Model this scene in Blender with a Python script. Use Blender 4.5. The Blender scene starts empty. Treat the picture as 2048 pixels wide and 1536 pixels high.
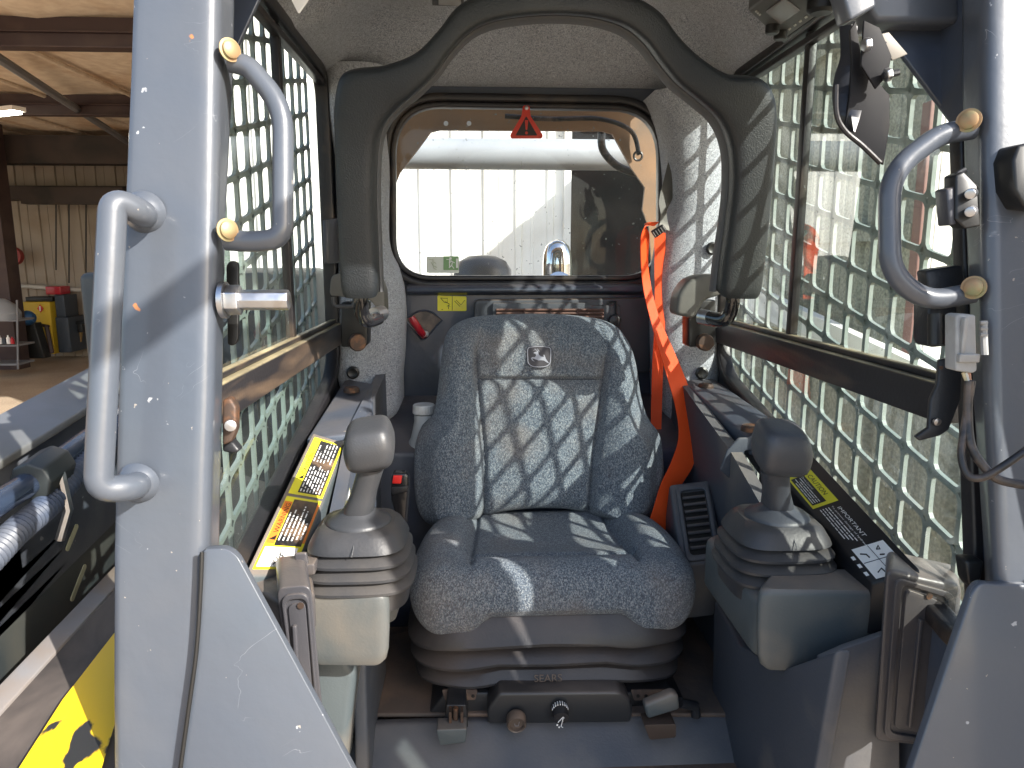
import bpy, bmesh, math, random
from mathutils import Vector, Matrix, Euler
rad = math.radians
PI = math.pi
S = bpy.context.scene
COL = S.collection
random.seed(7)

# ------------------------------------------------------------------ camera, sky, sun, exposure
H = 1.75                                   # eye height above the concrete; build coordinates are relative to the eye
FPX = 1450.0
cam_d = bpy.data.cameras.new('camera')
cam = bpy.data.objects.new('camera', cam_d); COL.objects.link(cam)
cam.location = (0, 0, H)
EU = Euler((rad(90 - 10.1), 0, rad(-2.88)), 'XYZ')
cam.rotation_euler = EU
cam_d.sensor_width = 36; cam_d.lens = 36 * FPX / 2048
cam_d.clip_start = 0.02; cam_d.clip_end = 400
S.camera = cam

SUN = Vector((1.08, -1.0, 0.92)).normalized()     # direction towards the sun
w = bpy.data.worlds.new('World'); S.world = w; w.use_nodes = True
nt = w.node_tree
bg = nt.nodes['Background']
sky = nt.nodes.new('ShaderNodeTexSky'); sky.sky_type = 'NISHITA'; sky.sun_disc = False
sky.sun_elevation = math.asin(SUN.z); sky.sun_rotation = math.atan2(SUN.x, SUN.y)
sky.dust_density = 2.0
nt.links.new(sky.outputs[0], bg.inputs[0]); bg.inputs[1].default_value = 0.15
sd = bpy.data.lights.new('sun', 'SUN'); sd.energy = 4.5; sd.angle = rad(0.53); sd.color = (1, 0.955, 0.88)
so = bpy.data.objects.new('sun', sd); COL.objects.link(so)
so.rotation_euler = SUN.to_track_quat('Z', 'Y').to_euler(); so.location = (3, -3, 6)
S.view_settings.view_transform = 'Standard'; S.view_settings.look = 'None'
S.view_settings.gamma = 1; S.view_settings.use_curve_mapping = False
S.view_settings.exposure = 1.22
S.cycles.max_bounces = 10; S.cycles.diffuse_bounces = 5; S.cycles.glossy_bounces = 4
S.cycles.transparent_max_bounces = 24; S.cycles.transmission_bounces = 6
S.cycles.use_denoising = True

# ------------------------------------------------------------------ placing by the photograph's geometry
RM = EU.to_matrix()
def ray(px, py):
    return RM @ Vector(((px - 1024) / FPX, (768 - py) / FPX, -1))
def YP(px, py, Y):
    d = ray(px, py); return d * (Y / d.y)
def XP(px, py, X):
    d = ray(px, py); return d * (X / d.x)
def ZP(px, py, Z):
    d = ray(px, py); return d * (Z / d.z)
def plane_hit(px, py, p0, n):
    d = ray(px, py); return d * (p0.dot(n) / d.dot(n))
V = Vector

# ------------------------------------------------------------------ mesh helpers
ORG = {}
def base_of(vs):
    xs = [v[0] for v in vs]; ys = [v[1] for v in vs]; zs = [v[2] for v in vs]
    return Vector(((min(xs) + max(xs)) / 2, (min(ys) + max(ys)) / 2, min(zs)))
def tag(o, label, cat, group=None, kind=None):
    if label: o['label'] = label
    if cat: o['category'] = cat
    if group: o['group'] = group
    if kind: o['kind'] = kind
    return o
def thing(name, label, cat, base, group=None):
    o = bpy.data.objects.new(name, None); COL.objects.link(o)
    o.empty_display_size = 0.05
    o.location = Vector(base) + Vector((0, 0, H)); ORG[o.name] = Vector(base)
    return tag(o, label, cat, group)

class MB:
    def __init__(s): s.v = []; s.f = []; s.uvw = None
    def add(s, vs, fs):
        k = len(s.v); s.v += [Vector(v) for v in vs]; s.f += [tuple(i + k for i in f) for f in fs]; return s
    def box(s, c, size, rot=None):
        c = Vector(c); hx, hy, hz = [a / 2 for a in size]
        vs = [Vector((x * hx, y * hy, z * hz)) for x in (-1, 1) for y in (-1, 1) for z in (-1, 1)]
        if rot is not None: vs = [rot @ v for v in vs]
        return s.add([c + v for v in vs], [(0, 1, 3, 2), (4, 6, 7, 5), (0, 4, 5, 1), (2, 3, 7, 6), (0, 2, 6, 4), (1, 5, 7, 3)])
    def prism(s, poly, vec):
        n = len(poly); vec = Vector(vec); poly = [Vector(p) for p in poly]
        return s.add(poly + [p + vec for p in poly],
                     [tuple(range(n))[::-1], tuple(range(n, 2 * n))] + [(i, (i + 1) % n, n + (i + 1) % n, n + i) for i in range(n)])
    def ring(s, inner, outer, vec):
        n = len(inner); vec = Vector(vec)
        i0 = [Vector(p) for p in inner]; o0 = [Vector(p) for p in outer]
        vs = i0 + o0 + [p + vec for p in i0] + [p + vec for p in o0]
        fs = []
        for i in range(n):
            j = (i + 1) % n
            fs += [(i, j, n + j, n + i), (2 * n + i, 3 * n + i, 3 * n + j, 2 * n + j), (i, 2 * n + i, 2 * n + j, j), (n + i, n + j, 3 * n + j, 3 * n + i)]
        return s.add(vs, fs)
    def grid(s, rows, closed_u=False, closed_v=False):
        nr = len(rows); nc = len(rows[0]); fs = []
        for i in range(nr - (0 if closed_v else 1)):
            for j in range(nc - (0 if closed_u else 1)):
                a = i * nc + j; b = i * nc + (j + 1) % nc; c = ((i + 1) % nr) * nc + (j + 1) % nc; d = ((i + 1) % nr) * nc + j
                fs.append((a, b, c, d))
        return s.add([p for r in rows for p in r], fs)
    def loft(s, secs, caps=True):
        n = len(secs[0]); k = len(s.v); s.grid(secs, closed_u=True)
        if caps:
            s.f.append(tuple(k + i for i in range(n))[::-1]); s.f.append(tuple(k + (len(secs) - 1) * n + i for i in range(n)))
        return s
    def tube(s, path, r, n=14, caps=True, up=None):
        path = [Vector(p) for p in path]; m = len(path); secs = []
        t0 = (path[1] - path[0]).normalized()
        ref = Vector(up) if up else (Vector((0, 0, 1)) if abs(t0.z) < 0.9 else Vector((0, 1, 0)))
        nrm = (ref - t0 * ref.dot(t0)).normalized()
        for i, p in enumerate(path):
            t = (path[min(i + 1, m - 1)] - path[max(i - 1, 0)]).normalized()
            nrm = (nrm - t * nrm.dot(t)).normalized(); b = t.cross(nrm)
            rr = r[i] if isinstance(r, (list, tuple)) else r
            secs.append([p + (nrm * math.cos(2 * PI * k / n) + b * math.sin(2 * PI * k / n)) * rr for k in range(n)])
        return s.loft(secs, caps)
    def cyl(s, a, b, r, n=24): return s.tube([a, b], r, n)
    def lathe(s, a, axis, prof, n=28):
        axis = Vector(axis).normalized(); a = Vector(a)
        u = axis.orthogonal().normalized(); v = axis.cross(u)
        return s.loft([[a + axis * h + (u * math.cos(2 * PI * k / n) + v * math.sin(2 * PI * k / n)) * r for k in range(n)] for r, h in prof])
    def ribbon(s, centers, widths, normals, th):
        secs = []
        for c, w_, nn in zip(centers, widths, normals):
            nn = nn.normalized(); hw = w_ / 2
            secs.append([c - hw + nn * th / 2, c + hw + nn * th / 2, c + hw - nn * th / 2, c - hw - nn * th / 2])
        return s.loft(secs)

def link(name, mb, mat, parent=None, bevel=0, seg=3, smooth=True, angle=35, sub=0, label=None, recalc=True):
    me = bpy.data.meshes.new(name)
    if parent is None:
        b = base_of(mb.v)
    else:
        b = ORG[parent.name]
    me.from_pydata([v - b for v in mb.v], [], mb.f)
    bm = bmesh.new(); bm.from_mesh(me)
    if recalc: bmesh.ops.recalc_face_normals(bm, faces=bm.faces)
    if bevel:
        es = [e for e in bm.edges if len(e.link_faces) == 2 and e.calc_face_angle(0) > rad(28)]
        bmesh.ops.bevel(bm, geom=es, offset=bevel, segments=seg, profile=0.5, affect='EDGES', clamp_overlap=True)
    bm.to_mesh(me); bm.free()
    if smooth:
        me.polygons.foreach_set('use_smooth', [True] * len(me.polygons))
        me.set_sharp_from_angle(angle=rad(angle))
    me.materials.append(mat)
    o = bpy.data.objects.new(name, me); COL.objects.link(o)
    if parent is None:
        o.location = b + Vector((0, 0, H))
    else:
        o.parent = parent
    ORG[o.name] = b
    if sub:
        m = o.modifiers.new('Subdivision', 'SUBSURF'); m.levels = sub; m.render_levels = sub
    if label: o['label'] = label
    return o

def cr(pts, n=8, closed=False):
    """Catmull-Rom through tuples of any dimension or Vectors."""
    P = [Vector(p) for p in pts]; m = len(P); out = []
    rng = range(m if closed else m - 1)
    for i in rng:
        if closed: p0, p1, p2, p3 = P[(i - 1) % m], P[i], P[(i + 1) % m], P[(i + 2) % m]
        else: p0, p1, p2, p3 = P[max(i - 1, 0)], P[i], P[i + 1], P[min(i + 2, m - 1)]
        for k in range(n):
            t = k / n
            out.append(0.5 * ((2 * p1) + (p2 - p0) * t + (2 * p0 - 5 * p1 + 4 * p2 - p3) * t * t + (3 * p1 - p0 - 3 * p2 + p3) * t ** 3))
    if not closed: out.append(P[-1].copy())
    return out
def fillet(pts, r, n=6, closed=False):
    """polyline with rounded corners; r scalar or list"""
    P = [Vector(p) for p in pts]; m = len(P); out = []
    for i in range(m):
        if not closed and i in (0, m - 1): out.append(P[i]); continue
        a, b, c = P[i - 1], P[i], P[(i + 1) % m]
        rr = r[i] if isinstance(r, (list, tuple)) else r
        if rr <= 0: out.append(b); continue
        u = (a - b); v = (c - b); lu, lv = u.length, v.length
        d = min(rr, lu * .49, lv * .49); u /= lu; v /= lv
        p, q = b + u * d, b + v * d
        for k in range(n + 1):
            t = k / n; out.append(p * (1 - t) ** 2 + b * 2 * t * (1 - t) + q * t * t)
    return out
def offset2(poly, d):
    """outward offset of a closed 2D polygon (list of Vectors 2D)"""
    n = len(poly); A = sum(poly[i].x * poly[(i + 1) % n].y - poly[(i + 1) % n].x * poly[i].y for i in range(n))
    sg = 1 if A > 0 else -1; out = []
    for i in range(n):
        a, b, c = poly[i - 1], poly[i], poly[(i + 1) % n]
        e1 = (b - a).normalized(); e2 = (c - b).normalized()
        n1 = Vector((e1.y, -e1.x)) * sg; n2 = Vector((e2.y, -e2.x)) * sg
        mm = (n1 + n2)
        mm = mm / max(0.35, mm.length_squared / 2) if mm.length > 1e-6 else n1
        out.append(b + mm * d)
    return out
def resample(poly, n, closed=True):
    L = [0]; P = poly + ([poly[0]] if closed else [])
    for i in range(len(P) - 1): L.append(L[-1] + (P[i + 1] - P[i]).length)
    out = []; j = 0
    for k in range(n):
        t = L[-1] * k / (n if closed else n - 1)
        while j < len(L) - 2 and L[j + 1] < t: j += 1
        s_ = (t - L[j]) / max(1e-9, L[j + 1] - L[j]); out.append(P[j].lerp(P[j + 1], min(1, s_)))
    return out
def inside(pt, poly):
    x, y = pt; c = False; n = len(poly)
    for i in range(n):
        a, b = poly[i], poly[i - 1]
        if (a[1] > y) != (b[1] > y) and x < (b[0] - a[0]) * (y - a[1]) / (b[1] - a[1]) + a[0]: c = not c
    return c
def seld(a, b, n=20, e=2.6):
    """superellipse section points (2D)"""
    out = []
    for k in range(n):
        t = 2 * PI * k / n; c, s_ = math.cos(t), math.sin(t)
        out.append((a * math.copysign(abs(c) ** (2 / e), c), b * math.copysign(abs(s_) ** (2 / e), s_)))
    return out

# ------------------------------------------------------------------ materials
def lin(r, g, b):
    f = lambda c: (c / 255 / 12.92) if c / 255 <= 0.04045 else ((c / 255 + 0.055) / 1.055) ** 2.4
    return (f(r), f(g), f(b))
def M(name, col, rough=0.5, metal=0.0, col2=None, nscale=6.0, nlo=0.45, nhi=0.65, amt=1.0, fine=0.0, fscale=400.0,
      bump=0.0, bscale=60.0, coat=0.0, spec=0.5, specks=None, rough2=None, up_dust=None, up_amt=0.6, sss=0, stretch=None, emit=None, scratch=0):
    m = bpy.data.materials.new(name); m.use_nodes = True; t = m.node_tree; N = t.nodes; L = t.links
    b = N['Principled BSDF']
    def nn(kind, **kw):
        x = N.new(kind)
        for k, v in kw.items(): setattr(x, k, v)
        return x
    tc = nn('ShaderNodeTexCoord'); vec = tc.outputs['Object']
    if stretch:
        mp = nn('ShaderNodeMapping'); mp.inputs['Scale'].default_value = stretch; L.new(vec, mp.inputs[0]); svec = mp.outputs[0]
    else: svec = vec
    rgb = nn('ShaderNodeRGB'); rgb.outputs[0].default_value = (*col, 1); cur = rgb.outputs[0]
    def mix(fac, a, bcol, blend='MIX'):
        mx = nn('ShaderNodeMix', data_type='RGBA', blend_type=blend)
        if isinstance(fac, (int, float)): mx.inputs['Factor'].default_value = fac
        else: L.new(fac, mx.inputs['Factor'])
        L.new(a, mx.inputs[6])
        if isinstance(bcol, tuple): mx.inputs[7].default_value = (*bcol[:3], 1)
        else: L.new(bcol, mx.inputs[7])
        return mx.outputs[2]
    def noise(scale, detail=4, v=None, dist=0):
        x = nn('ShaderNodeTexNoise'); x.inputs['Scale'].default_value = scale; x.inputs['Detail'].default_value = detail
        x.inputs['Distortion'].default_value = dist
        L.new(v or vec, x.inputs['Vector']); return x.outputs[0]
    def ramp(x, lo, hi, a=0.0, bq=1.0):
        r = nn('ShaderNodeMapRange'); L.new(x, r.inputs[0]); r.inputs[1].default_value = lo; r.inputs[2].default_value = hi
        r.inputs[3].default_value = a; r.inputs[4].default_value = bq; return r.outputs[0]
    mask = None
    if col2:
        mask = ramp(noise(nscale, 8, svec, 0.4), nlo, nhi, 0, amt); cur = mix(mask, cur, col2)
    if fine:
        cur = mix(fine, cur, mix(ramp(noise(fscale, 2), 0.35, 0.65), tuple_rgb(nn, tuple(c * 0.35 for c in col)), tuple(min(1, c * 1.9) for c in col)))
    if specks:
        for sc, th, c in specks:
            cur = mix(ramp(noise(sc, 3), th, th + 0.02), cur, c)
    if scratch:
        a_ = nn('ShaderNodeMath', operation='SUBTRACT'); L.new(noise(7, 3, None, 2.5), a_.inputs[0]); a_.inputs[1].default_value = .5
        b_ = nn('ShaderNodeMath', operation='ABSOLUTE'); L.new(a_.outputs[0], b_.inputs[0])
        c_ = nn('ShaderNodeMath', operation='MULTIPLY'); L.new(ramp(b_.outputs[0], .0006, .0018, 1, 0), c_.inputs[0]); L.new(ramp(noise(11, 2), .59, .64), c_.inputs[1])
        d_ = nn('ShaderNodeMath', operation='MULTIPLY'); L.new(c_.outputs[0], d_.inputs[0]); d_.inputs[1].default_value = scratch
        cur = mix(d_.outputs[0], cur, (.42, .43, .45))
    if up_dust:
        g = nn('ShaderNodeNewGeometry'); sx = nn('ShaderNodeSeparateXYZ'); L.new(g.outputs['Normal'], sx.inputs[0])
        a_ = ramp(sx.outputs[2], 0.3, 0.95); n_ = ramp(noise(9, 8), 0.35, 0.62, 0.25, 1.0)
        mu = nn('ShaderNodeMath', operation='MULTIPLY'); L.new(a_, mu.inputs[0]); L.new(n_, mu.inputs[1])
        mu2 = nn('ShaderNodeMath', operation='MULTIPLY'); L.new(mu.outputs[0], mu2.inputs[0]); mu2.inputs[1].default_value = up_amt
        cur = mix(mu2.outputs[0], cur, up_dust)
    L.new(cur, b.inputs['Base Color'])
    if rough2 is not None:
        L.new(ramp(noise(nscale * 2.3, 6, svec), 0.35, 0.65, rough, rough2), b.inputs['Roughness'])
    else: b.inputs['Roughness'].default_value = rough
    b.inputs['Metallic'].default_value = metal
    b.inputs['Specular IOR Level'].default_value = spec
    b.inputs['Coat Weight'].default_value = coat; b.inputs['Coat Roughness'].default_value = 0.12
    if bump:
        bp = nn('ShaderNodeBump'); bp.inputs['Strength'].default_value = 1.0; bp.inputs['Distance'].default_value = bump
        L.new(noise(bscale, 4), bp.inputs['Height']); L.new(bp.outputs[0], b.inputs['Normal'])
    if emit:
        b.inputs['Emission Color'].default_value = (*emit[:3], 1); b.inputs['Emission Strength'].default_value = emit[3]
    return m
def tuple_rgb(nn, c):
    x = nn('ShaderNodeRGB'); x.outputs[0].default_value = (*c, 1); return x.outputs[0]

DUST = (0.36, 0.25, 0.17)
RUST = (0.42, 0.17, 0.06)
m_paint = M('slate_paint', (0.072, 0.085, 0.108), 0.34, col2=(0.10, 0.105, 0.115), nscale=5, nlo=.4, nhi=.75, amt=.8, coat=.4, rough2=.42,
            specks=[(55, .725, (0.36, 0.37, 0.39)), (30, .745, RUST), (140, .74, (.30, .27, .24))], bump=0.0006, bscale=45, scratch=.45)
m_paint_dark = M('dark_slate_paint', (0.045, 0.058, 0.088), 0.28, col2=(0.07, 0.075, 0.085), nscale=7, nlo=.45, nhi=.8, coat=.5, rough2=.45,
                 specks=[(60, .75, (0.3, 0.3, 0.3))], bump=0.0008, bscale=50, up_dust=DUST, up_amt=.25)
m_paint_mid = M('blue_grey_paint', (0.055, 0.070, 0.098), 0.42, col2=(0.10, 0.09, 0.08), nscale=6, nlo=.5, nhi=.8, rough2=.6, up_dust=(.22, .18, .15), up_amt=.25,
                specks=[(70, .74, (0.3, 0.27, 0.22))], bump=0.0004, bscale=80)
m_black = M('black_plastic', (0.018, 0.019, 0.022), 0.42, col2=(0.06, 0.052, 0.045), nscale=9, nlo=.5, nhi=.8, bump=.0003, bscale=300)
m_foam = M('black_moulded_foam', (0.014, 0.017, 0.020), 0.46, col2=(0.022, 0.026, 0.026), nscale=5, nlo=.4, nhi=.7, bump=.0009, bscale=420, rough2=.52)
m_foam_edge = M('worn_foam_edge', (0.085, 0.088, 0.092), 0.7, bump=.0006, bscale=300)
m_gasket = M('black_rubber_gasket', (0.016, 0.015, 0.017), 0.38, col2=(0.09, 0.065, 0.045), nscale=8, nlo=.52, nhi=.75, bump=.0003, bscale=200)
m_rail = M('dusty_black_rail', (0.022, 0.020, 0.022), 0.40, col2=(0.17, 0.115, 0.075), nscale=6, nlo=.48, nhi=.72, bump=.0003, bscale=200, stretch=(1, .5, 4), up_dust=(.5, .42, .25), up_amt=.9)
m_felt = None
m_steel = M('zinc_plated_steel', (0.55, 0.56, 0.58), 0.28, metal=1.0, col2=(0.35, 0.3, 0.26), nscale=30, nlo=.5, nhi=.8, rough2=.45)
m_bolt_y = M('yellow_zinc', (0.36, 0.23, 0.12), 0.45, metal=.35, col2=(0.26, 0.27, 0.14), nscale=60, nlo=.45, nhi=.7)
m_bolt_r = M('dusty_dark_bolt', (0.075, 0.05, 0.038), 0.6, metal=.4, col2=RUST, nscale=60, nlo=.5, nhi=.8, amt=.6)
m_bellows = M('dusty_rubber_bellows', (0.017, 0.019, 0.023), 0.42, col2=(0.045, 0.038, 0.035), nscale=9, nlo=.45, nhi=.75, up_dust=(.15, .115, .095), up_amt=.4, bump=.0003, bscale=260)
m_boot = M('joystick_boot_rubber', (0.030, 0.032, 0.037), 0.46, col2=(0.066, 0.060, 0.055), nscale=10, nlo=.45, nhi=.75, up_dust=(.15, .13, .11), up_amt=.35, bump=.0003, bscale=260)
m_grip = M('grey_grip_plastic', (0.046, 0.048, 0.053), 0.42, col2=(0.078, 0.071, 0.066), nscale=12, nlo=.5, nhi=.8, bump=.0003, bscale=420)
m_grip_dark = M('dark_grip_plastic', (0.045, 0.05, 0.060), 0.45, col2=(0.12, 0.105, 0.09), nscale=9, nlo=.55, nhi=.85, bump=.0003, bscale=420, specks=[(30, .76, (0.25, .15, .09))])
m_console = M('grey_green_console_plastic', (0.07, 0.086, 0.093), 0.45, col2=(0.20, 0.17, 0.135), nscale=6, nlo=.5, nhi=.8, up_dust=(.36, .26, .19), up_amt=.6, bump=.0003, bscale=300)
m_guardbox = M('grey_ribbed_plastic', (0.058, 0.058, 0.066), 0.34, col2=(0.10, 0.085, 0.075), nscale=8, nlo=.5, nhi=.8, up_dust=(.28, .22, .17), up_amt=.4, bump=.0002, bscale=260)
m_panel_black = M('black_label_panel', (0.012, 0.012, 0.014), 0.35)
m_yellow = M('yellow_vinyl', (0.78, 0.70, 0.03), 0.35, col2=(0.55, 0.42, 0.12), nscale=14, nlo=.58, nhi=.85)
m_orange_v = M('orange_vinyl', (0.75, 0.20, 0.03), 0.35)
m_white_v = M('white_vinyl', (0.78, 0.78, 0.76), 0.35, col2=(0.6, 0.5, 0.4), nscale=18, nlo=.62, nhi=.85)
m_ink = M('black_ink', (0.012, 0.012, 0.012), 0.4)
m_dirtyblack = M('dusty_black_vinyl', (0.014, 0.014, 0.016), 0.32, col2=(0.24, 0.15, 0.09), nscale=16, nlo=.50, nhi=.66, amt=.85)
m_red = M('red_grip_rubber', (0.42, 0.012, 0.025), 0.28, coat=.3)
m_redbtn = M('red_buckle_button', (0.75, 0.03, 0.025), 0.35)
m_tag_red = M('red_tag_plastic', (0.62, 0.05, 0.03), 0.45)
m_tag_black = M('tag_black', (0.03, 0.02, 0.022), 0.5)
m_white_p = M('white_plastic', (0.62, 0.64, 0.64), 0.4, col2=(.45, .42, .36), nscale=20, nlo=.5, nhi=.8)
m_grey_conn = M('light_grey_connector', (0.36, 0.36, 0.35), 0.5, col2=(.25, .23, .2), nscale=20)
m_tan = M('tan_primer_paint', (0.27, 0.155, 0.08), 0.5, col2=(0.15, 0.11, 0.08), nscale=5, nlo=.5, nhi=.75, rough2=.6)
m_boom = M('boom_paint', (0.055, 0.065, 0.085), 0.38, col2=(0.16, 0.165, 0.175), nscale=4, nlo=.5, nhi=.75, rough2=.5, specks=[(30, .72, (.3, .3, .3))])
m_boom_l = M('pale_grey_steel_edge', (0.19, 0.185, 0.19), 0.5, col2=(0.2, 0.16, 0.13), nscale=9)
m_panel_g = M('grey_engine_panel', (0.15, 0.16, 0.175), 0.5, col2=(0.10, 0.10, 0.09), nscale=4, nlo=.4, nhi=.7)
m_inner_dk = M('dark_steel_painted_shade', (0.028, 0.034, 0.036), 0.5, col2=(0.08, 0.075, 0.06), nscale=6, nlo=.5, nhi=.8)  # dark colour holds the shade under the lift arm; also clamp and tower
m_hose = M('blue_black_hose', (0.028, 0.042, 0.075), 0.25, coat=.6, col2=(.2, .19, .18), nscale=10, nlo=.6, nhi=.85)
m_corr = M('grey_blue_corrugated_sleeve', (0.05, 0.068, 0.11), 0.45, col2=(.16, .16, .16), nscale=8, nlo=.5, nhi=.8)
m_chrome = M('chrome_exhaust', (0.8, 0.8, 0.82), 0.08, metal=1.0)
m_floor_cab = M('dusty_cab_floor', (0.075, 0.062, 0.055), 0.6, col2=(0.20, 0.13, 0.09), nscale=11, nlo=.42, nhi=.7, bump=.0008, bscale=120, up_dust=(.16, .11, .08), up_amt=.4)
m_step = M('blue_grey_floor_plastic', (0.060, 0.070, 0.088), 0.5, col2=(0.20, 0.18, 0.155), nscale=4, nlo=.5, nhi=.8, up_dust=(.30, .26, .22), up_amt=.3, bump=.0003, bscale=260)
m_wire = M('black_cable', (0.02, 0.02, 0.022), 0.4, col2=(.22, .16, .12), nscale=25, nlo=.5, nhi=.8)

def felt_mat():
    m = bpy.data.materials.new('grey_felt'); m.use_nodes = True; t = m.node_tree; N = t.nodes; L = t.links; b = N['Principled BSDF']
    tc = N.new('ShaderNodeTexCoord')
    n1 = N.new('ShaderNodeTexNoise'); n1.inputs['Scale'].default_value = 260; n1.inputs['Detail'].default_value = 5; n1.inputs['Distortion'].default_value = 2.5
    n2 = N.new('ShaderNodeTexNoise'); n2.inputs['Scale'].default_value = 7; n2.inputs['Detail'].default_value = 5
    L.new(tc.outputs['Object'], n1.inputs['Vector']); L.new(tc.outputs['Object'], n2.inputs['Vector'])
    r = N.new('ShaderNodeValToRGB'); L.new(n1.outputs[0], r.inputs[0])
    r.color_ramp.elements[0].position = .36; r.color_ramp.elements[0].color = (.165, .178, .20, 1)
    r.color_ramp.elements[1].position = .64; r.color_ramp.elements[1].color = (.57, .60, .65, 1)
    mx = N.new('ShaderNodeMix'); mx.data_type = 'RGBA'; mx.blend_type = 'MULTIPLY'
    r2 = N.new('ShaderNodeMapRange'); L.new(n2.outputs[0], r2.inputs[0]); r2.inputs[1].default_value = .4; r2.inputs[2].default_value = .7
    L.new(r2.outputs[0], mx.inputs['Factor']); L.new(r.outputs[0], mx.inputs[6]); mx.inputs[7].default_value = (.90, .88, .86, 1)
    L.new(mx.outputs[2], b.inputs['Base Color']); b.inputs['Roughness'].default_value = .95; b.inputs['Specular IOR Level'].default_value = .1
    b.inputs['Sheen Weight'].default_value = .3
    bp = N.new('ShaderNodeBump'); bp.inputs['Distance'].default_value = .0012; L.new(n1.outputs[0], bp.inputs['Height']); L.new(bp.outputs[0], b.inputs['Normal'])
    return m
m_felt = felt_mat()
def fabric_mat():
    m = bpy.data.materials.new('blue_grey_woven_fabric'); m.use_nodes = True; t = m.node_tree; N = t.nodes; L = t.links; b = N['Principled BSDF']
    tc = N.new('ShaderNodeTexCoord'); mp = N.new('ShaderNodeMapping'); mp.inputs['Scale'].default_value = (1, 1, .55); L.new(tc.outputs['Object'], mp.inputs[0])
    vo = N.new('ShaderNodeTexVoronoi'); vo.inputs['Scale'].default_value = 760; L.new(mp.outputs[0], vo.inputs['Vector'])
    sp = N.new('ShaderNodeSeparateColor'); L.new(vo.outputs['Color'], sp.inputs[0])
    n2 = N.new('ShaderNodeTexNoise'); n2.inputs['Scale'].default_value = 520; n2.inputs['Detail'].default_value = 2; L.new(mp.outputs[0], n2.inputs['Vector'])
    ad = N.new('ShaderNodeMath'); ad.operation = 'ADD'; L.new(sp.outputs[0], ad.inputs[0]); L.new(n2.outputs[0], ad.inputs[1])
    r = N.new('ShaderNodeValToRGB'); mr = N.new('ShaderNodeMapRange'); L.new(ad.outputs[0], mr.inputs[0]); mr.inputs[1].default_value = .45; mr.inputs[2].default_value = 1.55
    L.new(mr.outputs[0], r.inputs[0]); e = r.color_ramp.elements
    e[0].position = .05; e[0].color = (.060, .071, .090, 1); e[1].position = .95; e[1].color = (.27, .295, .31, 1)
    k = e.new(.45); k.color = (.100, .126, .158, 1); k = e.new(.7); k.color = (.17, .20, .228, 1)
    n3 = N.new('ShaderNodeTexNoise'); n3.inputs['Scale'].default_value = 9; n3.inputs['Detail'].default_value = 6; L.new(tc.outputs['Object'], n3.inputs['Vector'])
    r3 = N.new('ShaderNodeMapRange'); L.new(n3.outputs[0], r3.inputs[0]); r3.inputs[1].default_value = .5; r3.inputs[2].default_value = .72; r3.inputs[4].default_value = .35
    mx = N.new('ShaderNodeMix'); mx.data_type = 'RGBA'; L.new(r3.outputs[0], mx.inputs['Factor']); L.new(r.outputs[0], mx.inputs[6]); mx.inputs[7].default_value = (.24, .19, .15, 1)
    L.new(mx.outputs[2], b.inputs['Base Color']); b.inputs['Roughness'].default_value = .92; b.inputs['Specular IOR Level'].default_value = .15; b.inputs['Sheen Weight'].default_value = .15
    bp = N.new('ShaderNodeBump'); bp.inputs['Distance'].default_value = .0011; L.new(vo.outputs['Distance'], bp.inputs['Height']); bp.invert = True; L.new(bp.outputs[0], b.inputs['Normal'])
    return m
m_fabric = fabric_mat()
def belt_mat():
    m = bpy.data.materials.new('orange_webbing'); m.use_nodes = True; t = m.node_tree; N = t.nodes; L = t.links; b = N['Principled BSDF']
    b.inputs['Base Color'].default_value = (1.0, .125, .02, 1); b.inputs['Roughness'].default_value = .55
    tr = N.new('ShaderNodeBsdfTranslucent'); tr.inputs[0].default_value = (1, .10, .012, 1)
    mx = N.new('ShaderNodeMixShader'); mx.inputs[0].default_value = .3; L.new(b.outputs[0], mx.inputs[1]); L.new(tr.outputs[0], mx.inputs[2])
    L.new(mx.outputs[0], N['Material Output'].inputs[0]); 
    tc = N.new('ShaderNodeTexCoord'); n = N.new('ShaderNodeTexNoise'); n.inputs['Scale'].default_value = 500; L.new(tc.outputs['Object'], n.inputs['Vector'])
    bp = N.new('ShaderNodeBump'); bp.inputs['Distance'].default_value = .0008; L.new(n.outputs[0], bp.inputs['Height']); L.new(bp.outputs[0], b.inputs['Normal'])
    return m
m_belt = belt_mat()
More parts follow.
